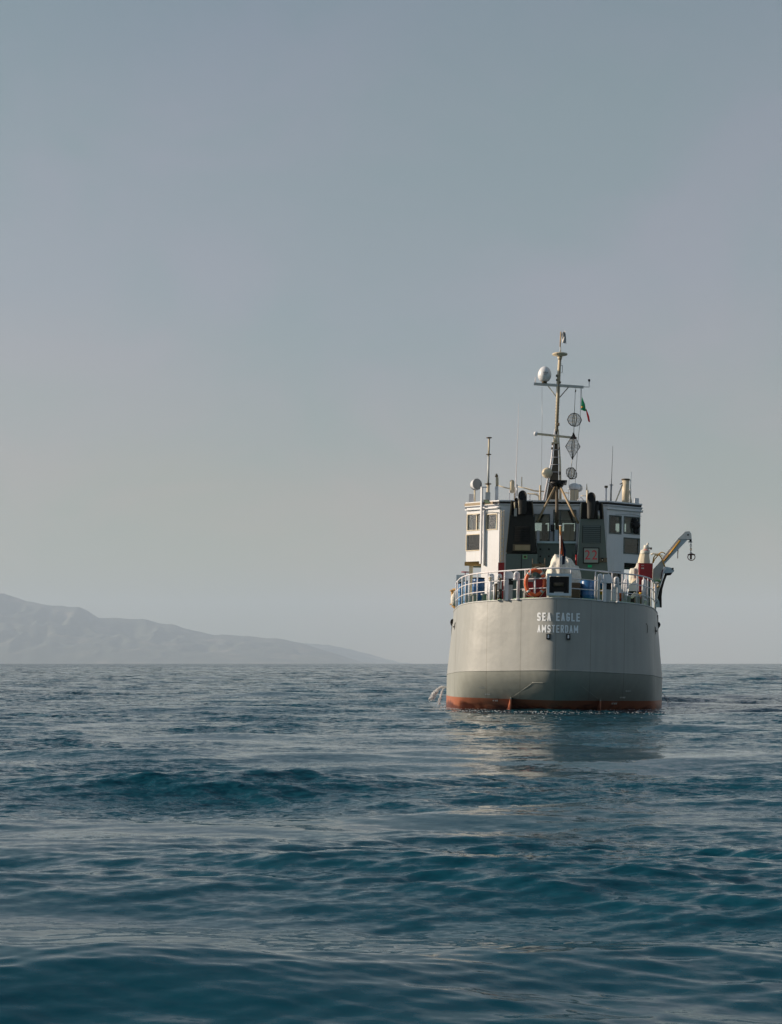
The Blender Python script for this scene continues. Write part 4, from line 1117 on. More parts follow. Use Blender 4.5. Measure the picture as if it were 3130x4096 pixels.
# satellite dome
c_ = Q(4, 350, 835, YM)
s = MB(); s.lathe((c_.x, YM, c_.z), [(.16, .02), (.13, .10), (.16, .12)], 16); s.build('dome_mount', M['brown'], mast)
rD = .36; s = MB(); prof = [(.14, .12), (.25, .17), (.31, .26)] + [(rD * math.cos(q), .46 + .47 * math.sin(q) if q > 0 else .46 + .4 * math.sin(q)) for q in np.linspace(-.3, PI / 2 - .04, 14)] + [(.01, .932)]
s.lathe((c_.x, YM, c_.z), prof, 32); dome = s.build('satellite_dome', M['white'], mast)
for (u0, u1, v) in ((335, 352, 692), (358, 372, 690), (378, 402, 694), (335, 390, 716)):
    zc = Q(4, 350, v, YM).z; p0, p1 = Q(4, u0, v, YM).x, Q(4, u1, v, YM).x; s = MB(); hgt = .045 if v < 700 else .014
    for k in range(4):
        xa, xb = p0 + (p1 - p0) * k / 4, p0 + (p1 - p0) * (k + 1) / 4
        ya = YM - math.sqrt(max(.01, .371 ** 2 - (xa - c_.x) ** 2)); yb = YM - math.sqrt(max(.01, .371 ** 2 - (xb - c_.x) ** 2))
        s.add([(xa, ya, zc - hgt), (xb, yb, zc - hgt), (xb, yb, zc + hgt), (xa, ya, zc + hgt)], [(0, 1, 2, 3)])
    s.build('dome_marking', M['steel'], mast)
# radar scanner
a_, b_ = Q(4, 250, 1545, YM - .2), Q(4, 810, 1605, YM + .3)
s = MB(); s.obox((a_ + b_) / 2, (b_ - a_) / 2, (0, .08, 0), (0, 0, .05)); s.build('radar_scanner', M['cream'], mast)
a2 = Q(4, 225, 1543, YM - .2); s = MB(); s.lathe((a2.x - .1, a2.y, a2.z), [(.05, 0), (.11, .03), (.12, .1), (.11, .18), (.05, .21)], 14, 'X'); s.build('scanner_tip', M['white'], mast)
p = Q(4, 505, 1620, YM - .15); s = MB(); s.cyl(p - Vector((0, 0, .18)), p + Vector((0, 0, .12)), .11, seg=14); s.box((p.x - .2, YM - .3, p.z - .24), (p.x + .17, YM - .04, p.z - .18)); s.build('scanner_base', M['cream'], mast)
# cream radome left of trunk
p = Q(7, 1632, 895, YM); s = MB(); s.lathe((p.x, YM, p.z), [(.29 * math.cos(q), .29 * math.sin(q)) for q in np.linspace(-PI / 2 + .03, PI / 2 - .03, 14)], 24); s.build('radome', M['cream'], mast)
T(7, [(1632, 900), (1690, 985)], YM, .05, 'radome_bracket', 'cream', mast)
# tripod in front
tp = empty('tripod', ship)
p = Q(2, 505, 150, 11.6)
s = MB(); s.box((p.x - .4, 11.3, p.z + .12), (p.x + .52, 12.9, p.z + .2)); s.lathe((p.x, 11.6, p.z - .25), [(.12, 0), (.3, .12), (.38, .25), (.45, .36)], 8); s.build('tripod_head', M['black'], tp)
T(2, [(506, 180), (503, 1040)], 11.4, .085, 'tripod_post', 'brown', tp, 10)
s = MB(); s.tube([Q(2, 475, 190, 11.4), Q(2, 195, 735, 10.2)], .06, 8); s.build('tripod_leg', M['wood'], tp)
s = MB(); s.tube([Q(2, 560, 190, 11.4), Q(2, 838, 755, 10.2)], .06, 8); s.build('tripod_leg', M['wood'], tp)
# ------------------------------------------------------------------ roof gear
rg = empty('roof_gear', ship)
# searchlight
c_ = Q(7, 300, 1110, 13.6)
s = MB(); ax = Vector((.55, -.83, .05)).normalized()
s.tube([c_ - ax * .28, c_ - ax * .15, c_ + ax * .1, c_ + ax * .15], [.12, .26, .30, .30], 24, caps=False); s.build('searchlight', M['white'], rg, fix=False)
s = MB(); s.tube([c_ + ax * .12, c_ + ax * .13], [.29, .29], 24); s.build('searchlight_glass', M['steel'], rg)
T(7, [(280, 1425), (280, 1215)], 13.6, .045, 'searchlight_post', 'cream', rg)
s = MB(); s.tube([c_ + Vector((.3 * math.cos(q), 0, .3 * math.sin(q))) for q in np.linspace(PI, 2 * PI, 13)], .02, 6); s.build('searchlight_yoke', M['steel'], rg)
# small cowls at the outer roof corners
for (r, u0, u1, v0, y) in ((7, 165, 262, 1285, 14.0), (3, 560, 632, 540, 14.0)):
    p0, p1 = Q(r, u0, v0, y), Q(r, u1, v0, y)
    s = MB(); s.hexa([(p0.x, y, ZR - .15), (p1.x, y, ZR - .15), (p1.x, y + .5, ZR - .15), (p0.x, y + .5, ZR - .15), (p0.x + .04, y + .04, p0.z), (p1.x - .02, y + .04, p0.z), (p1.x - .02, y + .4, p0.z), (p0.x + .04, y + .4, p0.z)]); s.build('roof_cowl', M['white'], rg)
# stepped antenna pole
y = 13.0
T(7, [(528, 1400), (530, 1100)], y, .085, 'antenna_base', 'cream', rg); T(7, [(530, 1100), (540, 590)], y, .06, 'antenna_pole', 'grey', rg); T(7, [(540, 590), (549, 245)], y, .05, 'antenna_pole', 'cream', rg)
for (u, v, w) in ((548, 238, .15), (540, 550, .14), (530, 1100, .18)):
    p = Q(7, u, v, y); s = MB(); s.lathe((p.x, y, p.z), [(w, -.02), (w, .02)], 12); s.build('antenna_collar', M['brown'], rg)
p0, p1 = Q(7, 478, 1250, 12.6), Q(7, 565, 1420, 12.6); s = MB(); s.box((p0.x, 12.7, ZR), (p1.x, 13.1, p0.z)); s.build('antenna_box', M['grey'], rg)
# second antenna with white tip
T(7, [(690, 1420), (690, 1150)], y, .09, 'antenna_base', 'white', rg); T(7, [(690, 1150), (688, 910)], y, .05, 'antenna_pole', 'cream', rg)
p = Q(7, 688, 960, y); s = MB(); s.lathe((p.x, y, p.z), [(.08, -.03), (.09, .02), (.05, .1)], 12); s.build('antenna_collar', M['brown'], rg)
T(7, [(715, 1140), (712, 980)], y, .035, 'antenna_pole', 'cream', rg)
# cylindrical lamp on whip
p = Q(7, 975, 1140, y); s = MB(); s.lathe((p.x, y, p.z), [(.05, -.38), (.1, -.34), (.12, -.3), (.13, .2), (.1, .3), (.04, .33)], 14); s.build('horn', M['cream'], rg)
T(7, [(1042, 1400), (1045, 1150), (1070, 500), (1092, 0), (1098, -400)], 13.4, [.035, .025, .016, .012, .008], 'whip_antenna', 'rail', rg)
T(7, [(1158, 1150), (1158, 970)], 13.4, .025, 'whip_antenna', 'cream', rg); T(7, [(1070, 1330), (1070, 1110)], 12.2, .03, 'whip_antenna', 'steel', rg)
T(7, [(1500, 1425), (1502, 1125)], 12.6, .05, 'antenna_pole', 'cream', rg)
# roof rails
def rr(pixs, y, rad=.03, mat='cream', r=7):
    T(r, pixs, y, rad, 'roof_rail', mat, rg)
rr([(720, 1130), (850, 1170), (1010, 1205)], 13.8); rr([(1090, 1150), (1220, 1180), (1360, 1225), (1460, 1240), (1620, 1238)], 13.8)
rr([(930, 1210), (930, 1405)], 13.8, .022, 'rail'); rr([(1020, 1160), (1020, 1410)], 13.8, .035); rr([(1310, 1290), (1310, 1420)], 13.4, .025, 'rail'); rr([(1265, 1280), (1420, 1300), (1470, 1330), (1480, 1425)], 13.4, .025)
rr([(40, 290), (200, 300), (225, 340), (228, 420)], 13.6, .03, 'cream', 2); rr([(600, 275), (700, 285)], 14, .025, 'cream', 2); rr([(810, 425), (880, 345), (940, 420)], 13, .03, 'rail', 2); rr([(880, 325), (975, 330)], 14, .02, 'cream', 2)
rr([(0, 200), (150, 245), (330, 258)], 14.4, .03, 'cream', 2)
# white mushroom dome on pedestal
y = 13.4; p0, p1 = Q(2, 715, 230, y), Q(2, 845, 430, y)
s = MB(); s.box((p0.x, y, ZR), (p1.x, y + .5, p0.z)); s.build('dome_pedestal', M['cream'], rg)
c_ = Q(2, 780, 195, y); s = MB(); s.lathe((c_.x, y + .2, c_.z - .1), [(.28, 0), (.32, .08), (.32, .14), (.27, .26), (.14, .33), (.02, .35)], 24); s.build('radar_dome', M['white'], rg)
c_ = Q(2, 845, 205, y + .6); s = MB(); s.lathe((c_.x, y + .6, c_.z - .2), [(.02, -.02), (.15, .02), (.22, .15), (.2, .3), (.1, .4), (.02, .42)], 20); s.build('radar_dome', M['grey'], rg)
s = MB(); p0, p1 = Q(2, 370, 380, 12.2), Q(2, 630, 440, 12.2); s.box((p0.x, 12.3, ZR), (p1.x, 12.8, p0.z)); s.build('roof_box', M['grey'], rg)
s = MB(); p0 = Q(2, 525, 350, 12.2); p1 = Q(2, 575, 440, 12.2); s.box((p0.x, 12.85, ZR), (p1.x, 13.1, p0.z)); s.build('roof_box', M['cream'], rg)
# right side antennas
T(2, [(975, 240), (975, 140)], 13.4, [.04, .015], 'whip_antenna', 'cream', rg)
T(3, [(160, 610), (162, 370)], 13.4, .045, 'antenna_pole', 'rail', rg); p = Q(3, 162, 380, 13.4); s = MB(); s.lathe((p.x, 13.4, p.z), [(.09, -.05), (.09, .05)], 12); s.build('antenna_collar', M['brown'], rg)
T(3, [(228, 620), (230, 460), (236, 340)], 13.4, [.05, .05, .045], 'antenna_pole', 'steel', rg); T(3, [(236, 340), (240, 240), (252, -60), (256, -200)], 13.4, [.02, .014, .01, .008], 'whip_antenna', 'dark_grey', rg)
p = Q(3, 236, 355, 13.4); s = MB(); s.cyl(p - Vector((.1, 0, 0)), p + Vector((.1, 0, 0)), .02, seg=6); s.build('antenna_collar', M['dark_grey'], rg)
T(3, [(435, 640), (440, 285)], 13.8, .19, 'ventilation_trunk', 'cream', rg, 20); p = Q(3, 440, 280, 13.8); s = MB(); s.lathe((p.x, 13.8, p.z), [(.21, -.04), (.23, 0), (.23, .04), (.05, .05)], 20); s.build('trunk_cap', M['brown'], rg)
T(3, [(285, 620), (395, 345)], 13.4, .035, 'trunk_brace', 'cream', rg); T(3, [(490, 430), (530, 640)], 13.4, .03, 'trunk_brace', 'cream', rg); T(3, [(355, 345), (400, 325)], 13.4, .025, 'trunk_brace', 'brown', rg)
T(3, [(505, 630), (505, 410)], 13.6, .045, 'antenna_pole', 'grey', rg); T(3, [(505, 410), (512, 170)], 13.6, .03, 'whip_antenna', 'gate_blue', rg)
T(3, [(640, 740), (680, 742), (682, 712)], 13.4, .02, 'lamp_arm', 'black', rg)
# halyards
T(4, [(315, 880), (318, 1300), (305, 2500)], YM - .1, .008, 'halyard', 'steel', rg)
T(4, [(868, 900), (855, 1400), (830, 1600), (800, 2060)], YM - .1, .014, 'halyard', 'grey', rg)
T(4, [(790, 900), (775, 1245)], YM - .1, .016, 'halyard', 'grey', rg)
T(4, [(795, 920), (790, 950)], YM - .12, .03, 'halyard_block', 'brown', rg)
T(4, [(768, 1450), (768, 1530)], YM - .1, .02, 'halyard', 'grey', rg); T(4, [(740, 1905), (735, 2010)], YM - .1, .02, 'halyard', 'grey', rg)
p_ = [(700, 2190), (690, 2500)]; T(4, p_, YM - .1, .01, 'halyard', 'steel', rg); T(4, [(800, 2060), (770, 2500)], YM - .1, .01, 'halyard', 'steel', rg)

# ------------------------------------------------------------------ day shapes
def day_shape(pts_px, label, yrot, lines):
    P = [Q(4, u, v, YM - .1) for u, v in pts_px]; c_ = sum(P, Vector()) / len(P)
    t_ = root('day_shape', c_, label, 'day shape', 'black netting day shapes on the signal halyard')
    for k, an in enumerate((0.0, PI / 2)):
        # outline in this plane
        ring = []
        for p in P:
            d = p - c_; dx = d.x * math.cos(an + yrot); dy = d.x * math.sin(an + yrot); ring.append(c_ + Vector((dx, dy, d.z)))
        s = MB(); s.tube(ring, .022, 6, closed=True); s.build('hoop', M['black'], t_, off=c_)
        s = MB(); s.add(ring, [tuple(range(len(ring)))]); s.build('netting', M['net'], t_, off=c_)
    s = MB(); xs = [p.x for p in P]; zs = [p.z for p in P]; zm = (max(zs) + min(zs)) / 2; hz = (max(zs) - min(zs)) / 2; hx = (max(xs) - min(xs)) / 2
    for f in lines:
        w = hx * (1 - abs(f)) if len(P) == 4 else hx * math.sqrt(1 - f * f) * .95
        s.tube([Vector((c_.x + w * math.cos(q), c_.y + w * math.sin(q), zm + f * hz)) for q in np.linspace(0, 2 * PI, 17)[:-1]], .007, 4, closed=True)
    s.cyl((c_.x, c_.y, zm - hz * .95), (c_.x, c_.y, zm + hz * .95), .008, seg=5)
    s.build('wire', M['wood'], t_, off=c_)
    return t_, P
def ball(cu, cv, hw, hh, rot=0):
    out_ = []
    for q in np.linspace(0, 2 * PI, 13)[:-1]:
        du = hw * math.cos(q) * (1 if abs(math.cos(q)) > .95 else .92); dv = hh * math.sin(q)
        out_.append((cu + du * math.cos(rot) - dv * math.sin(rot), cv + du * math.sin(rot) + dv * math.cos(rot)))
    return out_
day_shape(ball(777, 1345, 105, 95), 'round black netting day shape, topmost of the three on the halyard', .25, (-.5, 0, .5))
t_, P = day_shape([(768, 1530), (858, 1725), (745, 1905), (648, 1725)], 'diamond shaped black netting day shape between the two round ones', .2, (-.4, 0, .4))
s = MB(); A = P[0]; b1 = P[0].lerp(P[1], .46); b2 = P[0].lerp(P[3], .46); s.prism([A, b1, b2], (0, .02, 0)); b = MB()
s.build('apex_cover', M['darkbrown'], t_, off=sum(P, Vector()) / 4)
s = MB(); s.prism([P[2], P[2].lerp(P[1], .2), P[2].lerp(P[3], .2)], (0, .02, 0)); s.build('apex_cover', M['darkbrown'], t_, off=sum(P, Vector()) / 4)
day_shape(ball(735, 2105, 95, 78, .55), 'tilted round black netting day shape, lowest of the three on the halyard', .5, (-.5, 0, .5))

# ------------------------------------------------------------------ flags (thin folded cloth)
def cloth(mb, left, right, y, amp, folds, n=24, th=.006):
    """cloth between two measured edges, rippled in depth"""
    m = 10; vs = []
    for i in range(n + 1):
        f = i / n
        l = interp_px(left, f); r_ = interp_px(right, f)
        for j in range(m + 1):
            g = j / m; p = l.lerp(r_, g); p = p + Vector((0, amp * math.sin(folds * g * PI * 2 + 3 * f), 0)); vs.append(p)
    fs = [(i * (m + 1) + j, i * (m + 1) + j + 1, (i + 1) * (m + 1) + j + 1, (i + 1) * (m + 1) + j) for i in range(n) for j in range(m)]
    k = len(vs); vs2 = vs + [v + Vector((0, th, 0)) for v in vs]; fs2 = fs + [tuple(q + k for q in f_[::-1]) for f_ in fs]
    mb.add(vs2, fs2, True)
def interp_px(P, f):
    t_ = f * (len(P) - 1); i = min(int(t_), len(P) - 2); return P[i].lerp(P[i + 1], t_ - i)
yF = YM - .1
base = Q(4, 880, 1010, yF)
fl = root('courtesy_flag', base, 'small green and red flag drooping from the mast crosstree', 'flag')
s = MB(); cloth(s, [Q(4, 878, 1010, yF), Q(4, 872, 1110, yF), Q(4, 868, 1205, yF)], [Q(4, 882, 1012, yF), Q(4, 925, 1120, yF), Q(4, 940, 1225, yF)], yF, .05, 1.2); s.build('green_field', M['green'], fl, off=base)
s = MB(); cloth(s, [Q(4, 935, 1190, yF), Q(4, 950, 1270, yF), Q(4, 972, 1370, yF)], [Q(4, 948, 1195, yF), Q(4, 985, 1290, yF), Q(4, 1000, 1380, yF)], yF, .04, 1.0); s.build('red_field', M['redcloth'], fl, off=base)
p = Q(4, 884, 1165, yF - .06); s = MB(); s.lathe((p.x, p.y, p.z), [(.0, -.01), (.06, 0), (.06, .01)], 12, 'Y'); s.build('emblem', M['yellow'], fl, off=base)
T(4, [(872, 890), (880, 1010)], yF, .012, 'halyard', 'grey', rg)
base = Q(4, 600, 120, YM)
s = MB(); cloth(s, [Q(4, 592, 120, YM), Q(4, 596, 180, YM), Q(4, 604, 240, YM)], [Q(4, 640, 80, YM), Q(4, 655, 150, YM), Q(4, 662, 268, YM)], YM, .07, 1.6)
cloth(s, [Q(4, 606, 165, YM - .1), Q(4, 600, 250, YM - .1)], [Q(4, 655, 175, YM - .1), Q(4, 660, 262, YM - .1)], YM, .05, 1.3)
single(s, 'pennant', M['whitecloth'], base, 'tattered grey-white pennant flying at the very top of the mast', 'flag')
# stern ensign
yE = .9; base = on_deck(2, 553, 1500, yE)
T(2, [(553, 1540), (556, 960), (560, 800)], yE, .032, 'ensign_staff', 'rail', rail); T(2, [(540, 797), (600, 797)], yE, .025, 'staff_head', 'rail', rail); T(2, [(560, 800), (562, 960)], yE, .045, 'staff_sleeve', 'ochre', rail)
fb = Q(2, 560, 900, yE); fl = root('ensign', fb, 'furled red, white and blue ensign hanging limp from the stern staff', 'flag')
s = MB(); cloth(s, [Q(2, 560, 880, yE), Q(2, 560, 1080, yE), Q(2, 568, 1240, yE)], [Q(2, 570, 890, yE), Q(2, 592, 1060, yE), Q(2, 608, 1275, yE)], yE, .07, 1.5); s.build('red_stripe', M['orangecloth'], fl, off=fb)
s = MB(); cloth(s, [Q(2, 566, 1000, yE + .05), Q(2, 578, 1200, yE + .05), Q(2, 582, 1410, yE + .05)], [Q(2, 598, 1020, yE + .05), Q(2, 650, 1200, yE + .05), Q(2, 628, 1400, yE + .05)], yE, .08, 1.6); s.build('blue_stripe', M['bluecloth'], fl, off=fb)
s = MB(); cloth(s, [Q(2, 556, 940, yE - .04), Q(2, 555, 1150, yE - .04)], [Q(2, 563, 945, yE - .04), Q(2, 573, 1230, yE - .04)], yE, .04, 1.0); s.build('white_stripe', M['whitecloth'], fl, off=fb)

# ------------------------------------------------------------------ starboard crane and gear
cr_ = empty('deck_crane', ship); yK = 8.6
def poly(r, pix, y): return [Q(r, u, v, y) for u, v in pix]
s = MB(); s.prism(poly(8, [(560, 1040), (600, 970), (920, 560), (1000, 500), (1100, 565), (1120, 600), (960, 770), (640, 1110), (560, 1140)], yK), (0, .34, 0)); s.build('boom', M['gate_blue'], cr_)
s = MB(); s.prism(poly(8, [(590, 975), (930, 555), (955, 590), (610, 1040)], yK - .02), (0, .018, 0)); s.build('boom_flange', M['lilac'], cr_)
s = MB(); s.prism(poly(8, [(925, 560), (1085, 408), (1175, 402), (1215, 460), (1222, 575), (925, 572)], yK - .06), (0, .46, 0)); s.m = 1
s.prism(poly(8, [(1125, 465), (1160, 465), (1160, 495), (1125, 495)], yK - .07), (0, .009, 0)); s.build('boom_head', [M['lilac'], M['black']], cr_)
s = MB(); s.prism(poly(8, [(395, 1215), (560, 1035), (640, 1110), (600, 1240), (560, 1500), (385, 1440)], yK - .04), (0, .42, 0)); s.build('boom_knee', M['grey'], cr_)
s = MB(); s.tube([Q(8, 625, 1045, yK - .05), Q(8, 975, 600, yK - .05)], .035, 8); s.build('boom_hose', M['yellow'], cr_)
s = MB(); s.tube(poly(8, [(385, 1085), (410, 960), (440, 915), (520, 910), (560, 950), (600, 1040), (650, 1170)], yK - .12), .03, 8); s.build('hydraulic_hose', M['yellow'], cr_)
s = MB(); s.tube(poly(8, [(395, 1080), (430, 1000), (500, 920), (540, 870), (590, 850), (655, 880)], yK - .08), .026, 8); s.build('hydraulic_hose', M['yellow'], cr_)
s = MB(); s.tube(poly(8, [(405, 1610), (480, 1600), (545, 1590)], yK - .12), .03, 8); s.build('hydraulic_hose', M['yellow'], cr_)
s = MB(); s.tube(poly(8, [(345, 900), (400, 880), (520, 895), (610, 935)], yK + .3), .05, 8); s.build('luffing_arm', M['canvas'], cr_)
s = MB(); s.tube(poly(8, [(655, 1180), (610, 1270), (580, 1420), (560, 1480)], yK - .1), .05, 8); s.build('hydraulic_ram', M['rail'], cr_)
s = MB(); s.tube(poly(8, [(600, 1230), (560, 1440)], yK - .12), .03, 8); s.build('ram_guard', M['darkbrown'], cr_)
s = MB(); s.box(Q(8, 385, 1445, yK - .15), Q(8, 540, 1490, yK + .3)); s.build('service_tray', M['lightgreen'], cr_)
s = MB(); s.prism(poly(8, [(395, 1500), (540, 1500), (530, 1600), (470, 1900), (400, 1900)], yK), (0, .35, 0)); s.build('pedestal', M['grey'], cr_)
s = MB(); s.prism(poly(8, [(640, 1165), (700, 1165), (800, 1190), (848, 1240), (840, 1270), (810, 1290), (650, 1300), (630, 1310), (470, 1850), (440, 1850), (590, 1270)], yK + .02), (0, .3, 0)); s.build('davit_arm', M['gate_blue'], cr_)
s = MB(); s.prism(poly(8, [(650, 1303), (808, 1293), (775, 1340), (690, 1350), (640, 1480), (595, 1640), (578, 1800), (580, 2035), (535, 2035), (520, 1880), (490, 1840), (520, 1700), (620, 1400)], yK + .06), (0, .2, 0)); s.build('davit_shade_strip', M['rubber'], cr_)  # black strip put in for the shaded edge of the davit
s = MB(); s.prism(poly(8, [(400, 1880), (500, 1860), (525, 1900), (538, 2030), (420, 2030)], yK), (0, .3, 0)); s.m = 1; s.prism(poly(8, [(445, 1910), (480, 1910), (480, 1950), (445, 1950)], yK - .01), (0, .009, 0)); s.build('davit_foot', [M['gate_blue'], M['black']], cr_)
s = MB(); s.tube(poly(8, [(430, 1740), (480, 1620), (510, 1540)], yK - .08), .03, 8); s.build('tie_rod', M['canvas_cream'], cr_)
p = Q(8, 815, 1205, yK); s = MB(); s.lathe((p.x, yK - .03, p.z), [(.05, 0), (.05, .06)], 12, 'Y'); s.build('pivot_pin', M['black'], cr_)
# hook block
s = MB(); s.cyl(Q(8, 1197, 575, yK + .1), Q(8, 1197, 625, yK + .1), .06, seg=10); s.build('hook_swivel', M['black'], cr_)
s = MB(); s.cyl(Q(8, 1150, 632, yK + .1), Q(8, 1235, 632, yK + .1), .03, seg=8); s.build('hook_pin', M['rail'], cr_)
for k, (v0, v1) in enumerate(((640, 690), (680, 730), (725, 775), (765, 815), (805, 860), (850, 890))):
    a_, b_ = Q(8, 1204, v0, yK + .1), Q(8, 1204, v1, yK + .1); c_ = (a_ + b_) / 2; hh_ = (a_.z - b_.z) / 2; ww = .035 if k != 2 else .06
    s = MB(); s.tube([c_ + Vector((ww * math.cos(q) * (k % 2) , ww * math.cos(q) * (1 - k % 2) , hh_ * math.sin(q))) for q in np.linspace(0, 2 * PI, 13)[:-1]], .017, 6, closed=True); s.build('chain_link', M['steel'] if k != 3 else M['yellow'], cr_)
s = MB(); s.cyl(Q(8, 1204, 880, yK + .1), Q(8, 1204, 1005, yK + .1), .05, seg=10); s.build('hook_shank', M['darkbrown'], cr_)
c_ = Q(8, 1215, 955, yK + .1); s = MB(); s.tube([c_ + Vector((.18 * math.cos(q), 0, .17 * math.sin(q))) for q in np.linspace(0, 2 * PI, 21)[:-1]], .022, 6, closed=True)
s.tube([c_ + Vector((.18 * math.cos(q), .0, .12)) for q in np.linspace(0, PI, 9)], .03, 6); s.build('hook', M['darkbrown'], cr_)
s = MB(); s.cyl(Q(8, 922, 785, yK + .1), Q(8, 922, 985, yK + .1), .018, seg=6); s.m = 1; s.cyl(Q(8, 930, 780, yK + .1), Q(8, 925, 880, yK + .1), .022, seg=6); s.build('limit_weight', [M['darkbrown'], M['yellow']], cr_)

# red cabinet on a post
p0, p1 = Q(8, 98, 1085, 7.2), Q(8, 380, 1500, 7.2)
rc = root('red_cabinet', Vector(((p0.x + p1.x) / 2, 7.3, p1.z)), 'tall dark red cabinet in front of the white covered crane at the starboard rail', 'cabinet'); off = Vector(((p0.x + p1.x) / 2, 7.3, p1.z))
s = MB(); s.box((p0.x, 7.2, p1.z), (p1.x, 7.6, p0.z)); s.build('cabinet_body', M['red'], rc, off=off)
s = MB(); s.box((p0.x + .02, 7.3, float(zdeck(7.3)) - .03), (p0.x + .17, 7.5, p1.z - .003)); s.box((p1.x - .17, 7.3, float(zdeck(7.3)) - .03), (p1.x - .04, 7.5, p1.z - .003)); s.build('cabinet_leg', M['red'], rc, off=off)
for du in (150, 172, 190):
    s = MB()
    q = Q(8, du, 1195, 7.19); s.box((q.x - .02, 7.19, q.z - .03), (q.x + .015, 7.198, q.z + .03)); s.build('cabinet_marking', M['grey'], rc, off=off); s = MB(); q = Q(8, du, 1135, 7.19); s.box((q.x - .015, 7.19, q.z - .02), (q.x + .01, 7.198, q.z + .02))
    s.build('cabinet_marking', M['grey'], rc, off=off)
# canvas-wrapped pedestal crane: drum, jacket, cap, arms
pc = empty('covered_crane', ship); yP = 8.3
c_ = Q(8, 205, 1085, yP); zb = float(zdeck(yP))
def lathe_px(name, mat, y, rows, r=8, parent=pc, seg=26, fold=.0):
    P = [(Q(r, u0, v, y), Q(r, u1, v, y)) for (v, u0, u1) in rows]
    vs = []; fs = []
    for (a_, b_) in P:
        cx = (a_.x + b_.x) / 2; rad = (b_.x - a_.x) / 2
        for k in range(seg):
            q = 2 * PI * k / seg; rr_ = rad * (1 + fold * math.sin(7 * q))
            vs.append((cx + rr_ * math.cos(q), y + rr_ * math.sin(q), a_.z))
    for i in range(len(P) - 1):
        for k in range(seg):
            l = (k + 1) % seg; fs.append((i * seg + k, i * seg + l, (i + 1) * seg + l, (i + 1) * seg + k))
    fs.append(tuple(range(seg))); fs.append(tuple((len(P) - 1) * seg + k for k in range(seg))[::-1])
    s = MB(); s.add(vs, fs, True); return s.build(name, M[mat], parent)
lathe_px('canvas_jacket', 'canvas_cream', yP, [(870, 118, 305), (890, 110, 308), (1000, 80, 320), (1100, 60, 330), (1250, 40, 330)], fold=.04)
lathe_px('crane_cap', 'canvas', yP, [(790, 170, 300), (810, 130, 325), (870, 112, 325), (895, 108, 312)])
lathe_px('crane_cap_neck', 'canvas', yP, [(700, 195, 295), (740, 190, 305), (795, 175, 300)])
T(8, [(265, 720), (285, 650)], yP, .05, 'cap_lever', 'canvas', pc); T(8, [(295, 760), (360, 772)], yP, .05, 'cap_arm', 'canvas', pc); T(8, [(335, 770), (368, 775)], yP, .055, 'cap_nut', 'brown', pc)
s = MB(); s.tube(poly(8, [(200, 798), (260, 802), (290, 815)], yP - .22), .015, 6); s.build('cap_strap', M['redcloth'], pc)
lathe_px('canvas_skirt', 'canvas', yP - .2, [(1080, 45, 110), (1160, 20, 130), (1200, -20, 150), (1300, -40, 200), (1420, -70, 230)], fold=.08)
lathe_px('canvas_skirt', 'canvas_cream', yP - .3, [(1420, -85, 120), (1500, -95, 140), (1600, -100, 150), (1750, -100, 150)], fold=.06)
lathe_px('canvas_skirt', 'canvas', yP - .25, [(1200, -90, 60), (1260, -110, 80), (1350, -120, 90), (1450, -120, 100), (1550, -110, 110)], fold=.08)
s = MB(); s.prism(poly(3, [(480, 1780), (610, 1680), (628, 1680), (628, 1860), (480, 1860)], 6.6), (0, .5, 0)); s.build('crane_shroud', M['lilac'], pc)
s = MB(); s.prism(poly(3, [(488, 1960), (565, 1872), (640, 1900), (540, 1962)], 4.7), (0, .35, .0)); s.build('ramp_plate', M['canvas'], pc)
s = MB(); s.box((Q(3, 480, 1860, 6.5).x, 6.5, float(zdeck(6.5))), (Q(3, 640, 1860, 6.5).x, 6.9, Q(3, 480, 1862, 6.5).z - .01)); s.build('crane_base', M['black'], pc)
# grey-green box beside starboard rail
p0, p1 = Q(3, 670, 1975, 4.9), Q(3, 760, 2080, 4.9)
s = MB(); s.box((p0.x, 4.9, float(zdeck(4.9)) - .03), (p1.x, 5.4, p0.z)); s.m = 1; s.box((p0.x - .3, 5.0, float(zdeck(5)) - .03), (p0.x - .01, 5.5, p0.z + .05))
single(s, 'storage_box', [M['grey'], M['brown']], Vector((p0.x, 5.1, p0.z)), 'pale grey box with brown crate beside it at the starboard rail corner', 'box')
s = MB(); p0, p1 = Q(3, 740, 1720, 6.8), Q(3, 800, 1720, 6.8); s.box((p0.x, 6.9, float(zdeck(6.9))), (p1.x, 7.1, p0.z)); s.build('rail_panel', M['green_grey'], ship)
# forward structure (seen only from aside): foredeck house, bow bulwark
s = MB(); s.prism([(-3.2, 18.6, 4.7), (3.2, 18.6, 4.7), (2.6, 26, 4.7), (-2.6, 26, 4.7)], (0, 0, 2.4)); s.build('fore_deckhouse', M['white'], ship)
for sg in (-1, 1):
    s = MB(); q = [Vector((sg * p[0], p[1], float(zdeck(p[1])))) for p in Dc[112:]]
    vs = [p for p in q] + [p + Vector((0, 0, .9)) for p in q] + [p + Vector((-sg * .06, -.03, .9)) for p in q] + [p + Vector((-sg * .06, -.03, 0)) for p in q]; n = len(q)
    fs = []
    for i in range(n - 1):
        for a_, b_ in ((0, 1), (1, 2), (2, 3)): fs.append((a_ * n + i, a_ * n + i + 1, b_ * n + i + 1, b_ * n + i))
    s.add(vs, fs); s.build('bow_bulwark', M['hull'], ship)

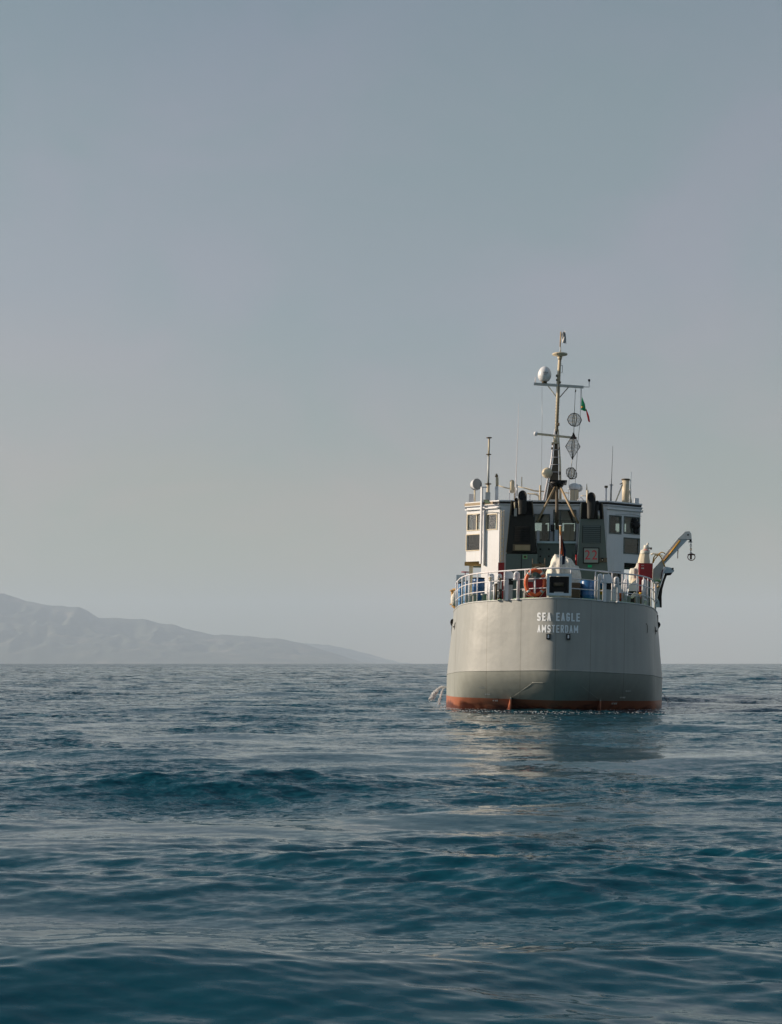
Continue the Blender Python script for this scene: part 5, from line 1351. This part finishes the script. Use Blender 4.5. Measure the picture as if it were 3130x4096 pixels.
# ------------------------------------------------------------------ sea
R_E = 6371000.0
def wave_set(n, lmin, lmax, slope, dir0, spread, seed):
    g = np.random.default_rng(seed); out_ = []
    lam = np.exp(np.linspace(math.log(lmin), math.log(lmax), n)) * g.uniform(.93, 1.07, n)
    for l in lam:
        th = dir0 + g.normal(0, spread); k = 2 * PI / l
        out_.append((k * math.cos(th), k * math.sin(th), slope / math.sqrt(n) / k * g.uniform(.6, 1.4) * 1.41, g.uniform(0, 2 * PI), l))
    return out_
WAVES = wave_set(52, .6, 3.4, .12, math.radians(-97), .38, 3) + wave_set(70, .09, .6, .23, math.radians(-93), .34, 5) + wave_set(12, 3.6, 13.0, .068, math.radians(-86), .7, 9)
def vnoise(x, y, seed, s_):
    g = np.random.default_rng(seed); o = np.zeros_like(x)
    for _ in range(7):
        th = g.uniform(0, 2 * PI); k = 2 * PI / (s_ * g.uniform(.6, 1.7)); o += np.sin(k * (x * math.cos(th) + .8 * y * math.sin(th)) + g.uniform(0, 2 * PI))
    return o / 2.6
def build_sea():
    r = [1.5]
    while r[-1] < 60: r.append(r[-1] * 1.0042)
    while r[-1] < 800: r.append(r[-1] * 1.0055)
    while r[-1] < 6500: r.append(r[-1] * 1.02)
    r = np.array(r)
    fine = np.linspace(math.radians(-19), math.radians(19), 780)
    coarse = np.concatenate([np.linspace(math.radians(-180), math.radians(-19.3), 90), fine, np.linspace(math.radians(19.3), math.radians(180), 90)])
    th = coarse
    RR, TT = np.meshgrid(r, th, indexing='ij')
    x = RR * np.sin(TT); y = RR * np.cos(TT); z = -RR ** 2 / (2 * R_E)
    cell = np.maximum(RR * .0046, np.abs(np.gradient(TT, axis=1)) * RR * .7)
    dx = np.zeros_like(x); dy = np.zeros_like(x); dz = np.zeros_like(x)
    calm = np.clip(.62 + .38 * vnoise(x, y, 21, 9.0), .12, 1.25)      # slick and ruffled patches
    calm = np.clip(.84 + .5 * vnoise(x * .33, y, 22, 6.0) + .12 * vnoise(x * .3, y, 23, 2.2), .2, 1.5)
    slick = np.clip(np.exp(-((y - 35 - .10 * (x - 4)) / 4.5) ** 2 - ((x - 7) / 10) ** 2) + .8 * np.exp(-((y - 46) / 4) ** 2 - ((x - 3) / 6) ** 2) + .8 * np.exp(-((y - 40 + .5 * x) / 1.6) ** 2 - ((x + 3) / 5) ** 2) , 0, 1)
    calm = calm * np.clip(1 - .85 * slick, .1, 1)
    calm = calm * np.clip(.42 + .58 * (np.hypot(x, y) - 9) / 9, .42, 1)
    for kx, ky, amp, ph, l in WAVES:
        att = np.clip((l / cell - 2.0) / 1.4, 0, 1)
        if not att.any(): continue
        A_ = amp * att * (calm if l < 1.6 else (1 - .65 * slick if l < 3.5 else 1 - .35 * slick))
        p = kx * x + ky * y + ph; k = math.hypot(kx, ky); sn = np.sin(p)
        dz += A_ * np.cos(p); dx -= .75 * A_ * kx / k * sn; dy -= .75 * A_ * ky / k * sn
    x = x + dx; y = y + dy; z = z + dz
    ruff = calm.reshape(-1).astype(np.float32)
    nr_, nc = x.shape
    co = np.stack([x, y, z], -1).reshape(-1, 3).astype(np.float32)
    idx = np.arange(nr_ * nc).reshape(nr_, nc)
    q = np.stack([idx[:-1, :-1], idx[:-1, 1:], idx[1:, 1:], idx[1:, :-1]], -1).reshape(-1, 4)[:, ::-1]
    me = bpy.data.meshes.new('sea'); me.vertices.add(len(co)); me.vertices.foreach_set('co', co.ravel())
    nq = len(q); me.loops.add(nq * 4); me.loops.foreach_set('vertex_index', q.astype(np.int32).ravel())
    me.polygons.add(nq); me.polygons.foreach_set('loop_start', (np.arange(nq) * 4).astype(np.int32)); me.polygons.foreach_set('loop_total', np.full(nq, 4, np.int32))
    me.polygons.foreach_set('use_smooth', np.ones(nq, bool)); me.update(calc_edges=True)
    at_ = me.attributes.new('ruffle', 'FLOAT', 'POINT'); at_.data.foreach_set('value', ruff)
    o = bpy.data.objects.new('sea', me); C.objects.link(o); tag(o, 'rippled dark teal sea reaching to the horizon', 'sea', kind='structure')
    return o
sea = build_sea()
def sea_mat():
    m, t, b = base_mat('sea_water')
    b.inputs['Base Color'].default_value = (0.001, 0.050, 0.078, 1)
    b.inputs['Roughness'].default_value = 0.06
    b.inputs['IOR'].default_value = 1.333
    ge = N(t, 'ShaderNodeNewGeometry')
    # distance from the origin area: where the mesh no longer carries ripples the shader does
    ln = N(t, 'ShaderNodeVectorMath', operation='LENGTH'); L(t, ge.outputs['Position'], ln.inputs[0])
    acc = None
    def layer(scale, stretch, d0, d1, a0, a1, prev):
        mp_ = N(t, 'ShaderNodeMapping'); mp_.inputs['Scale'].default_value = (stretch, 1, 1); L(t, ge.outputs['Position'], mp_.inputs[0])
        n_ = N(t, 'ShaderNodeTexNoise'); n_.inputs['Scale'].default_value = scale; n_.inputs['Detail'].default_value = 2.5; n_.inputs['Roughness'].default_value = .6
        L(t, mp_.outputs[0], n_.inputs['Vector'])
        sb_ = N(t, 'ShaderNodeVectorMath', operation='SUBTRACT'); sb_.inputs[1].default_value = (.5, .5, .5); L(t, n_.outputs['Color'], sb_.inputs[0])
        r_ = N(t, 'ShaderNodeMapRange'); r_.inputs[1].default_value = d0; r_.inputs[2].default_value = d1; r_.inputs[3].default_value = a0; r_.inputs[4].default_value = a1
        L(t, ln.outputs['Value'], r_.inputs[0])
        sc = N(t, 'ShaderNodeVectorMath', operation='SCALE'); L(t, sb_.outputs[0], sc.inputs[0]); L(t, r_.outputs[0], sc.inputs['Scale'])
        ml = N(t, 'ShaderNodeVectorMath', operation='MULTIPLY'); ml.inputs[1].default_value = (1, 1, 0); L(t, sc.outputs[0], ml.inputs[0])
        if prev is None: return ml.outputs[0]
        a2 = N(t, 'ShaderNodeVectorMath', operation='ADD'); L(t, prev, a2.inputs[0]); L(t, ml.outputs[0], a2.inputs[1]); return a2.outputs[0]
    acc = layer(7.0, .4, 10, 80, .4, 2.2, None)
    acc = layer(16.0, .5, 6, 40, .35, .8, acc)
    acc = layer(1.6, .4, 40, 260, .0, 3.8, acc)
    acc = layer(.35, .4, 150, 700, .0, 3.8, acc)
    atn = N(t, 'ShaderNodeAttribute', attribute_name='ruffle')
    rs = N(t, 'ShaderNodeVectorMath', operation='SCALE'); L(t, acc, rs.inputs[0]); L(t, atn.outputs['Fac'], rs.inputs['Scale'])
    a3 = N(t, 'ShaderNodeVectorMath', operation='ADD'); L(t, ge.outputs['Normal'], a3.inputs[0]); L(t, rs.outputs[0], a3.inputs[1])
    nm = N(t, 'ShaderNodeVectorMath', operation='NORMALIZE'); L(t, a3.outputs[0], nm.inputs[0]); L(t, nm.outputs[0], b.inputs['Normal'])
    return m
sea.data.materials.append(sea_mat())

# foam flecks along the stern, wash from the outlets
def blob(mb, c, rx, ry, rz):
    seg = 6
    vs = [c + Vector((0, 0, rz))]; 
    for k in range(seg):
        q = 2 * PI * k / seg + random.random(); e = random.uniform(.6, 1.2); vs.append(c + Vector((rx * e * math.cos(q), ry * e * math.sin(q), 0)))
    mb.add(vs, [(0, 1 + k, 1 + (k + 1) % seg) for k in range(seg)], True)
s = MB()
for _ in range(1500):
    x = random.uniform(-5.9, 6.8); w = plan_y(Wc, min(abs(x), 5.2))
    d = -random.expovariate(1 / 2.4); yl = w + d - .05
    if abs(x) > 5.2: yl = random.uniform(2, 9)
    p = SHIP_M @ Vector((x, yl, 0)); p.z = .03 + random.uniform(0, .03)
    e = random.uniform(.2, .8); blob(s, p, .06 * e, .05 * e, .02 * e)
o = s.build('foam', M['foam']); tag(o, 'white foam flecks on the water under the stern', 'foam', kind='stuff')
def spray(p0, vel, n, spread, label, size=1.0, T_=.9):
    s = MB()
    for _ in range(n):
        f = random.random(); t_ = T_ * f
        spread_ = spread * (.5 + f)
        v = Vector(vel) + Vector((random.gauss(0, spread_), random.gauss(0, spread), random.gauss(0, spread)))
        p = Vector(p0) + v * t_ + Vector((0, 0, -4.9 * t_ * t_)); p = SHIP_M @ p
        if p.z < .02: p.z = .03
        r_ = size * random.uniform(.006, .02); c0_ = p
        s.tube([c0_ + Vector((0, 0, r_ * 1.6)), c0_, c0_ - Vector((0, 0, r_ * 1.6))], [r_ * .3, r_, r_ * .3], 5)
    o = s.build('water_jet', M['spray']); tag(o, label, 'water jet', kind='stuff')
a_ = Q(5, 175, 1368, 9.0); spray(a_, (-1.75, -.2, .95), 1500, .10, 'white arc of water pouring from the port side outlet', 1.2, .47)
a_ = Q(5, 205, 1375, 8.3); a_.x -= .25; spray(a_, (-.62, -.2, .1), 500, .07, 'thin spill of water down the port quarter', 1.0, .42)
a_ = Q(6, 1420, 1330, 9.0); spray(a_, (1.3, -.2, .3), 220, .07, 'thin spill of water from the starboard side', .8, .42)

# ------------------------------------------------------------------ far coast
def ridge_hills(name, prof, D, depth, label, seed, xext):
    P = [((X * 1.8631 - 1565) / FPX * D, (2650 - Y * 1.8635) / FPX * D) for X, Y in prof]
    xs = np.array([p[0] for p in P]); hs = np.array([max(p[1], 0) + D ** 2 / (2 * R_E) for p in P])
    xl = xs[0] - xext
    nx, ny = 520, 90
    X = np.linspace(xl, xs[-1] + 150, nx); Y = np.linspace(D - depth, D + depth * 1.2, ny)
    XX, YY = np.meshgrid(X, Y, indexing='ij')
    H = np.interp(XX, np.concatenate([[xl], xs]), np.concatenate([[hs[0] * 1.2], hs]))
    t_ = (YY - (D - depth)) / depth
    pr = np.where(t_ < 1, np.clip(t_, 0, 1) ** .8, np.clip(1 - (t_ - 1) / 1.2, 0, 1))
    n1 = vnoise(XX, YY, seed, 1500) * .13 + vnoise(XX, YY, seed + 1, 560) * .07 + vnoise(XX, YY, seed + 2, 240) * .04
    n1 = -np.abs(n1) * 1.3
    Z = H * pr * (1 + n1 * np.clip((1.02 - pr) * 4, .07, 1)) - D ** 2 / (2 * R_E) - 3
    Z += vnoise(XX, XX * 0 + seed, seed + 5, 230) * 4.0 * pr
    vs = np.stack([XX, YY, Z], -1).reshape(-1, 3); idx = np.arange(nx * ny).reshape(nx, ny)
    q = np.stack([idx[:-1, :-1], idx[1:, :-1], idx[1:, 1:], idx[:-1, 1:]], -1).reshape(-1, 4)
    me = bpy.data.meshes.new(name); me.from_pydata(vs.tolist(), [], q.tolist()); me.polygons.foreach_set('use_smooth', [True] * len(q))
    o = bpy.data.objects.new(name, me); C.objects.link(o); tag(o, label, 'hills', kind='structure')
    return o
hm, t, b = base_mat('hill_forest')
b.inputs['Roughness'].default_value = .95
ge = N(t, 'ShaderNodeNewGeometry'); n_ = N(t, 'ShaderNodeTexNoise'); n_.inputs['Scale'].default_value = .0022; n_.inputs['Detail'].default_value = 6
mp_ = N(t, 'ShaderNodeMapping'); mp_.inputs['Scale'].default_value = (1, 1, 3); L(t, ge.outputs['Position'], mp_.inputs[0]); L(t, mp_.outputs[0], n_.inputs['Vector'])
cr2 = N(t, 'ShaderNodeValToRGB'); e = cr2.color_ramp.elements; e[0].position = .35; e[0].color = (.03, .045, .03, 1); e[1].position = .72; e[1].color = (.22, .17, .13, 1)
x_ = e.new(.55); x_.color = (.06, .07, .045, 1); L(t, n_.outputs['Fac'], cr2.inputs[0]); L(t, cr2.outputs[0], b.inputs['Base Color'])
h1 = ridge_hills('hills', [(0, 1268), (60, 1288), (120, 1294), (170, 1300), (215, 1322), (260, 1325), (320, 1328), (370, 1338), (420, 1352), (460, 1360), (520, 1362), (590, 1368), (640, 1376), (690, 1392), (740, 1408), (780, 1421)], 20000, 3000, 'hazy wooded hills running down to the sea on the left horizon', 31, 8000)
h2 = ridge_hills('far_headland', [(560, 1372), (620, 1377), (650, 1378.5), (700, 1382), (745, 1390), (790, 1402), (830, 1414), (862, 1421.5)], 25000, 2300, 'paler headland sloping down to the sea behind the end of the hills', 47, 1500)
for h in (h1, h2): h.data.materials.append(hm)

# ------------------------------------------------------------------ haze
s = MB(); s.box((-19500, -2500, -140), (12000, 31000, 1250))
hz = s.build('haze', bpy.data.materials.new('haze_air')); m = hz.data.materials[0]; m.use_nodes = True; t = m.node_tree; t.nodes.clear()
o_ = N(t, 'ShaderNodeOutputMaterial'); pv = N(t, 'ShaderNodeVolumePrincipled'); pv.inputs['Density'].default_value = 6.2e-5
pv.inputs['Color'].default_value = (.65, .77, .95, 1); pv.inputs['Anisotropy'].default_value = 0.0
L(t, pv.outputs[0], o_.inputs['Volume']); tag(hz, 'pale blue haze over the distant coast', 'haze', kind='stuff')
